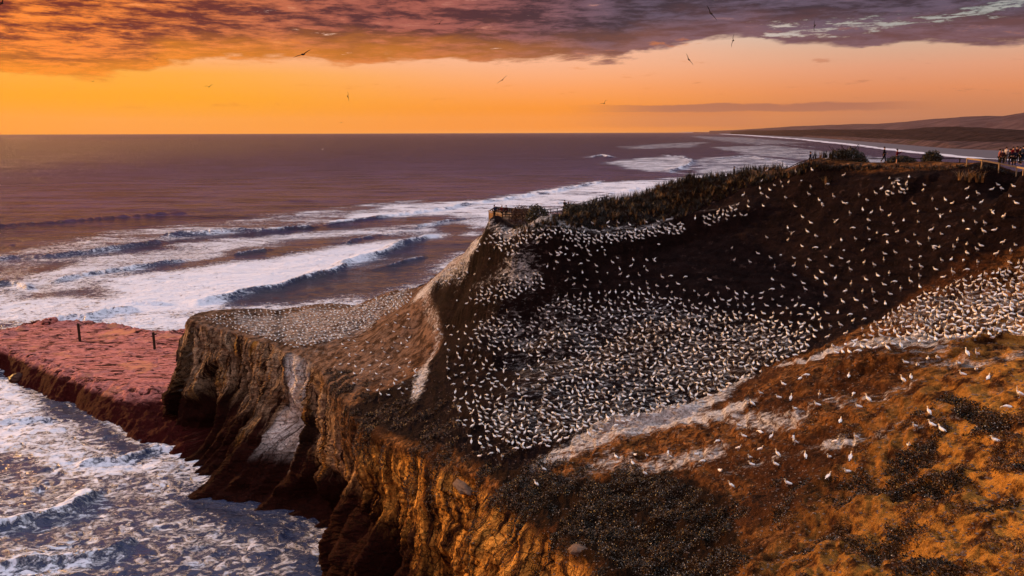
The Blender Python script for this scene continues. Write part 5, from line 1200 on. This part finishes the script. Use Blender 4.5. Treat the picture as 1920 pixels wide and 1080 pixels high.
    for v in bm.verts: v.co = Vector((v.co.x*.092, v.co.y*.108+.022, max(v.co.z, -.55)*.105+1.70))
    hm = bpy.data.meshes.new('hair'); bm.to_mesh(hm); bm.free(); hm.materials.append(M_HAIR); hm.polygons.foreach_set('use_smooth', [True]*len(hm.polygons))
    return dict(body=body, top=top_, trousers=trs, shorts=sho, hair=hm)
PM = {p: person_meshes(p) for p in ('rest', 'lean', 'phone', 'walk', 'sit')}
CM = {}
def person(px, py_head, Y, pose, face, top_c, leg_c, label, shorts=False, grp=None, scale=1.0, z=None):
    p = at(px, py_head, Y); b = link(bpy.data.objects.new('person', PM[pose]['body'])); b.location = (p[0], Y, (z if z is not None else p[2]-1.79*scale)); b.rotation_euler = (0, 0, R_(face)); b.scale = (scale,)*3
    tag(b, label, 'person', grp)
    for nm, key, c in (('jacket', 'top', top_c), ('shorts' if shorts else 'trousers', 'shorts' if shorts else 'trousers', leg_c)):
        if c not in CM: CM[c] = cloth('cloth', c)
        o = link(bpy.data.objects.new(nm, PM[pose][key]), b); o.material_slots[0].link = 'OBJECT'; o.material_slots[0].material = CM[c]
    link(bpy.data.objects.new('hair', PM[pose]['hair']), b)
NAVY, BLK, RED, DRED, WHT, GRY, PNK = (.012, .02, .05), (.012, .011, .012), (.20, .012, .014), (.07, .008, .012), (.40, .36, .35), (.06, .055, .055), (.22, .07, .07)
person(927, 387, 114.5, 'lean', 60, NAVY, BLK, 'person in a dark blue jacket leaning on the deck rail', grp='people on the viewing deck', z=zf)
person(941, 386, 113.5, 'lean', -40, DRED, BLK, 'person in a red top at the deck corner', grp='people on the viewing deck', z=zf)
person(949, 388, 114, 'rest', 200, (.05, .012, .018), BLK, 'person in dark clothes right beside the red top', grp='people on the viewing deck', z=zf)
person(1059, 375, 115, 'lean', 150, BLK, BLK, 'dark figure on the path by the deck railing, left of two', grp='people on the ridge path')
person(1066, 378, 115, 'rest', 120, BLK, GRY, 'dark figure on the path by the deck railing, right of two', grp='people on the ridge path')
person(1377, 312, 112, 'rest', 90, BLK, BLK, 'person behind the ridge shown from the waist up', grp='people on the ridge path')
person(1520, 284, 101, 'rest', 60, NAVY, BLK, 'lone person standing where the stair railing tops out', grp='people on the ridge path')
person(1659, 275, 92.5, 'walk', 70, BLK, BLK, 'taller walker all in black on the hilltop walkway', grp='people on the ridge path')
person(1683, 279, 95, 'phone', 75, DRED, GRY, 'walker in shorts holding up a phone in both hands', True, grp='people on the ridge path')
GG = 'group gathered at the right edge'
person(1876, 279, 88, 'rest', 80, PNK, BLK, 'person in a pinkish top at the left of the gathered group', grp=GG)
person(1888, 275, 87.5, 'lean', 100, WHT, GRY, 'person in a white top with dark hair in the gathered group', grp=GG)
person(1901, 275, 87, 'rest', 20, RED, BLK, 'person in a bright red top in the gathered group', grp=GG)
person(1908, 274, 88.5, 'rest', 180, DRED, BLK, 'person in a dark red top behind the bright red one', grp=GG)
person(1914, 276, 86.5, 'rest', 60, BLK, BLK, 'person all in black near the frame edge', grp=GG)
person(1920, 273, 87, 'rest', 100, NAVY, NAVY, 'person in navy clothes cut off by the frame edge', grp=GG)
person(1881, 280, 86.2, 'rest', 140, (.03, .012, .014), BLK, 'person in dark maroon between the pinkish and the white tops', grp=GG)
person(1895, 279, 86, 'rest', 240, (.02, .02, .022), BLK, 'person in charcoal between the white and bright red tops', grp=GG)
person(1904, 280, 85.8, 'lean', 300, (.012, .010, .02), BLK, 'stooping dark figure before the bright red top', grp=GG)
person(1917, 278, 89, 'phone', 40, (.01, .01, .03), BLK, 'dark blue figure lifting both hands near the frame edge', grp=GG)
# ------------------------------------------------------------ evening haze over the bay
def build_haze():
    bm = bmesh.new(); bmesh.ops.create_cube(bm, size=1)
    bmesh.ops.scale(bm, vec=(64000, 70000, 1200), verts=bm.verts); bmesh.ops.translate(bm, vec=(0, 30000, 590), verts=bm.verts)
    me = bpy.data.meshes.new('haze'); bm.to_mesh(me); bm.free()
    m = bpy.data.materials.new('haze_air'); m.use_nodes = True; t = NT(m.node_tree)
    v = t.add('ShaderNodeVolumePrincipled'); o = t.add('ShaderNodeOutputMaterial'); t.t.links.new(v.outputs[0], o.inputs['Volume'])
    v.inputs['Color'].default_value = (.92, .60, .44, 1); v.inputs['Density'].default_value = 7.0e-6; v.inputs['Anisotropy'].default_value = .2
    me.materials.append(m); tag(link(bpy.data.objects.new('haze', me)), kind='stuff')
if not globals().get('NOHAZE'): build_haze()
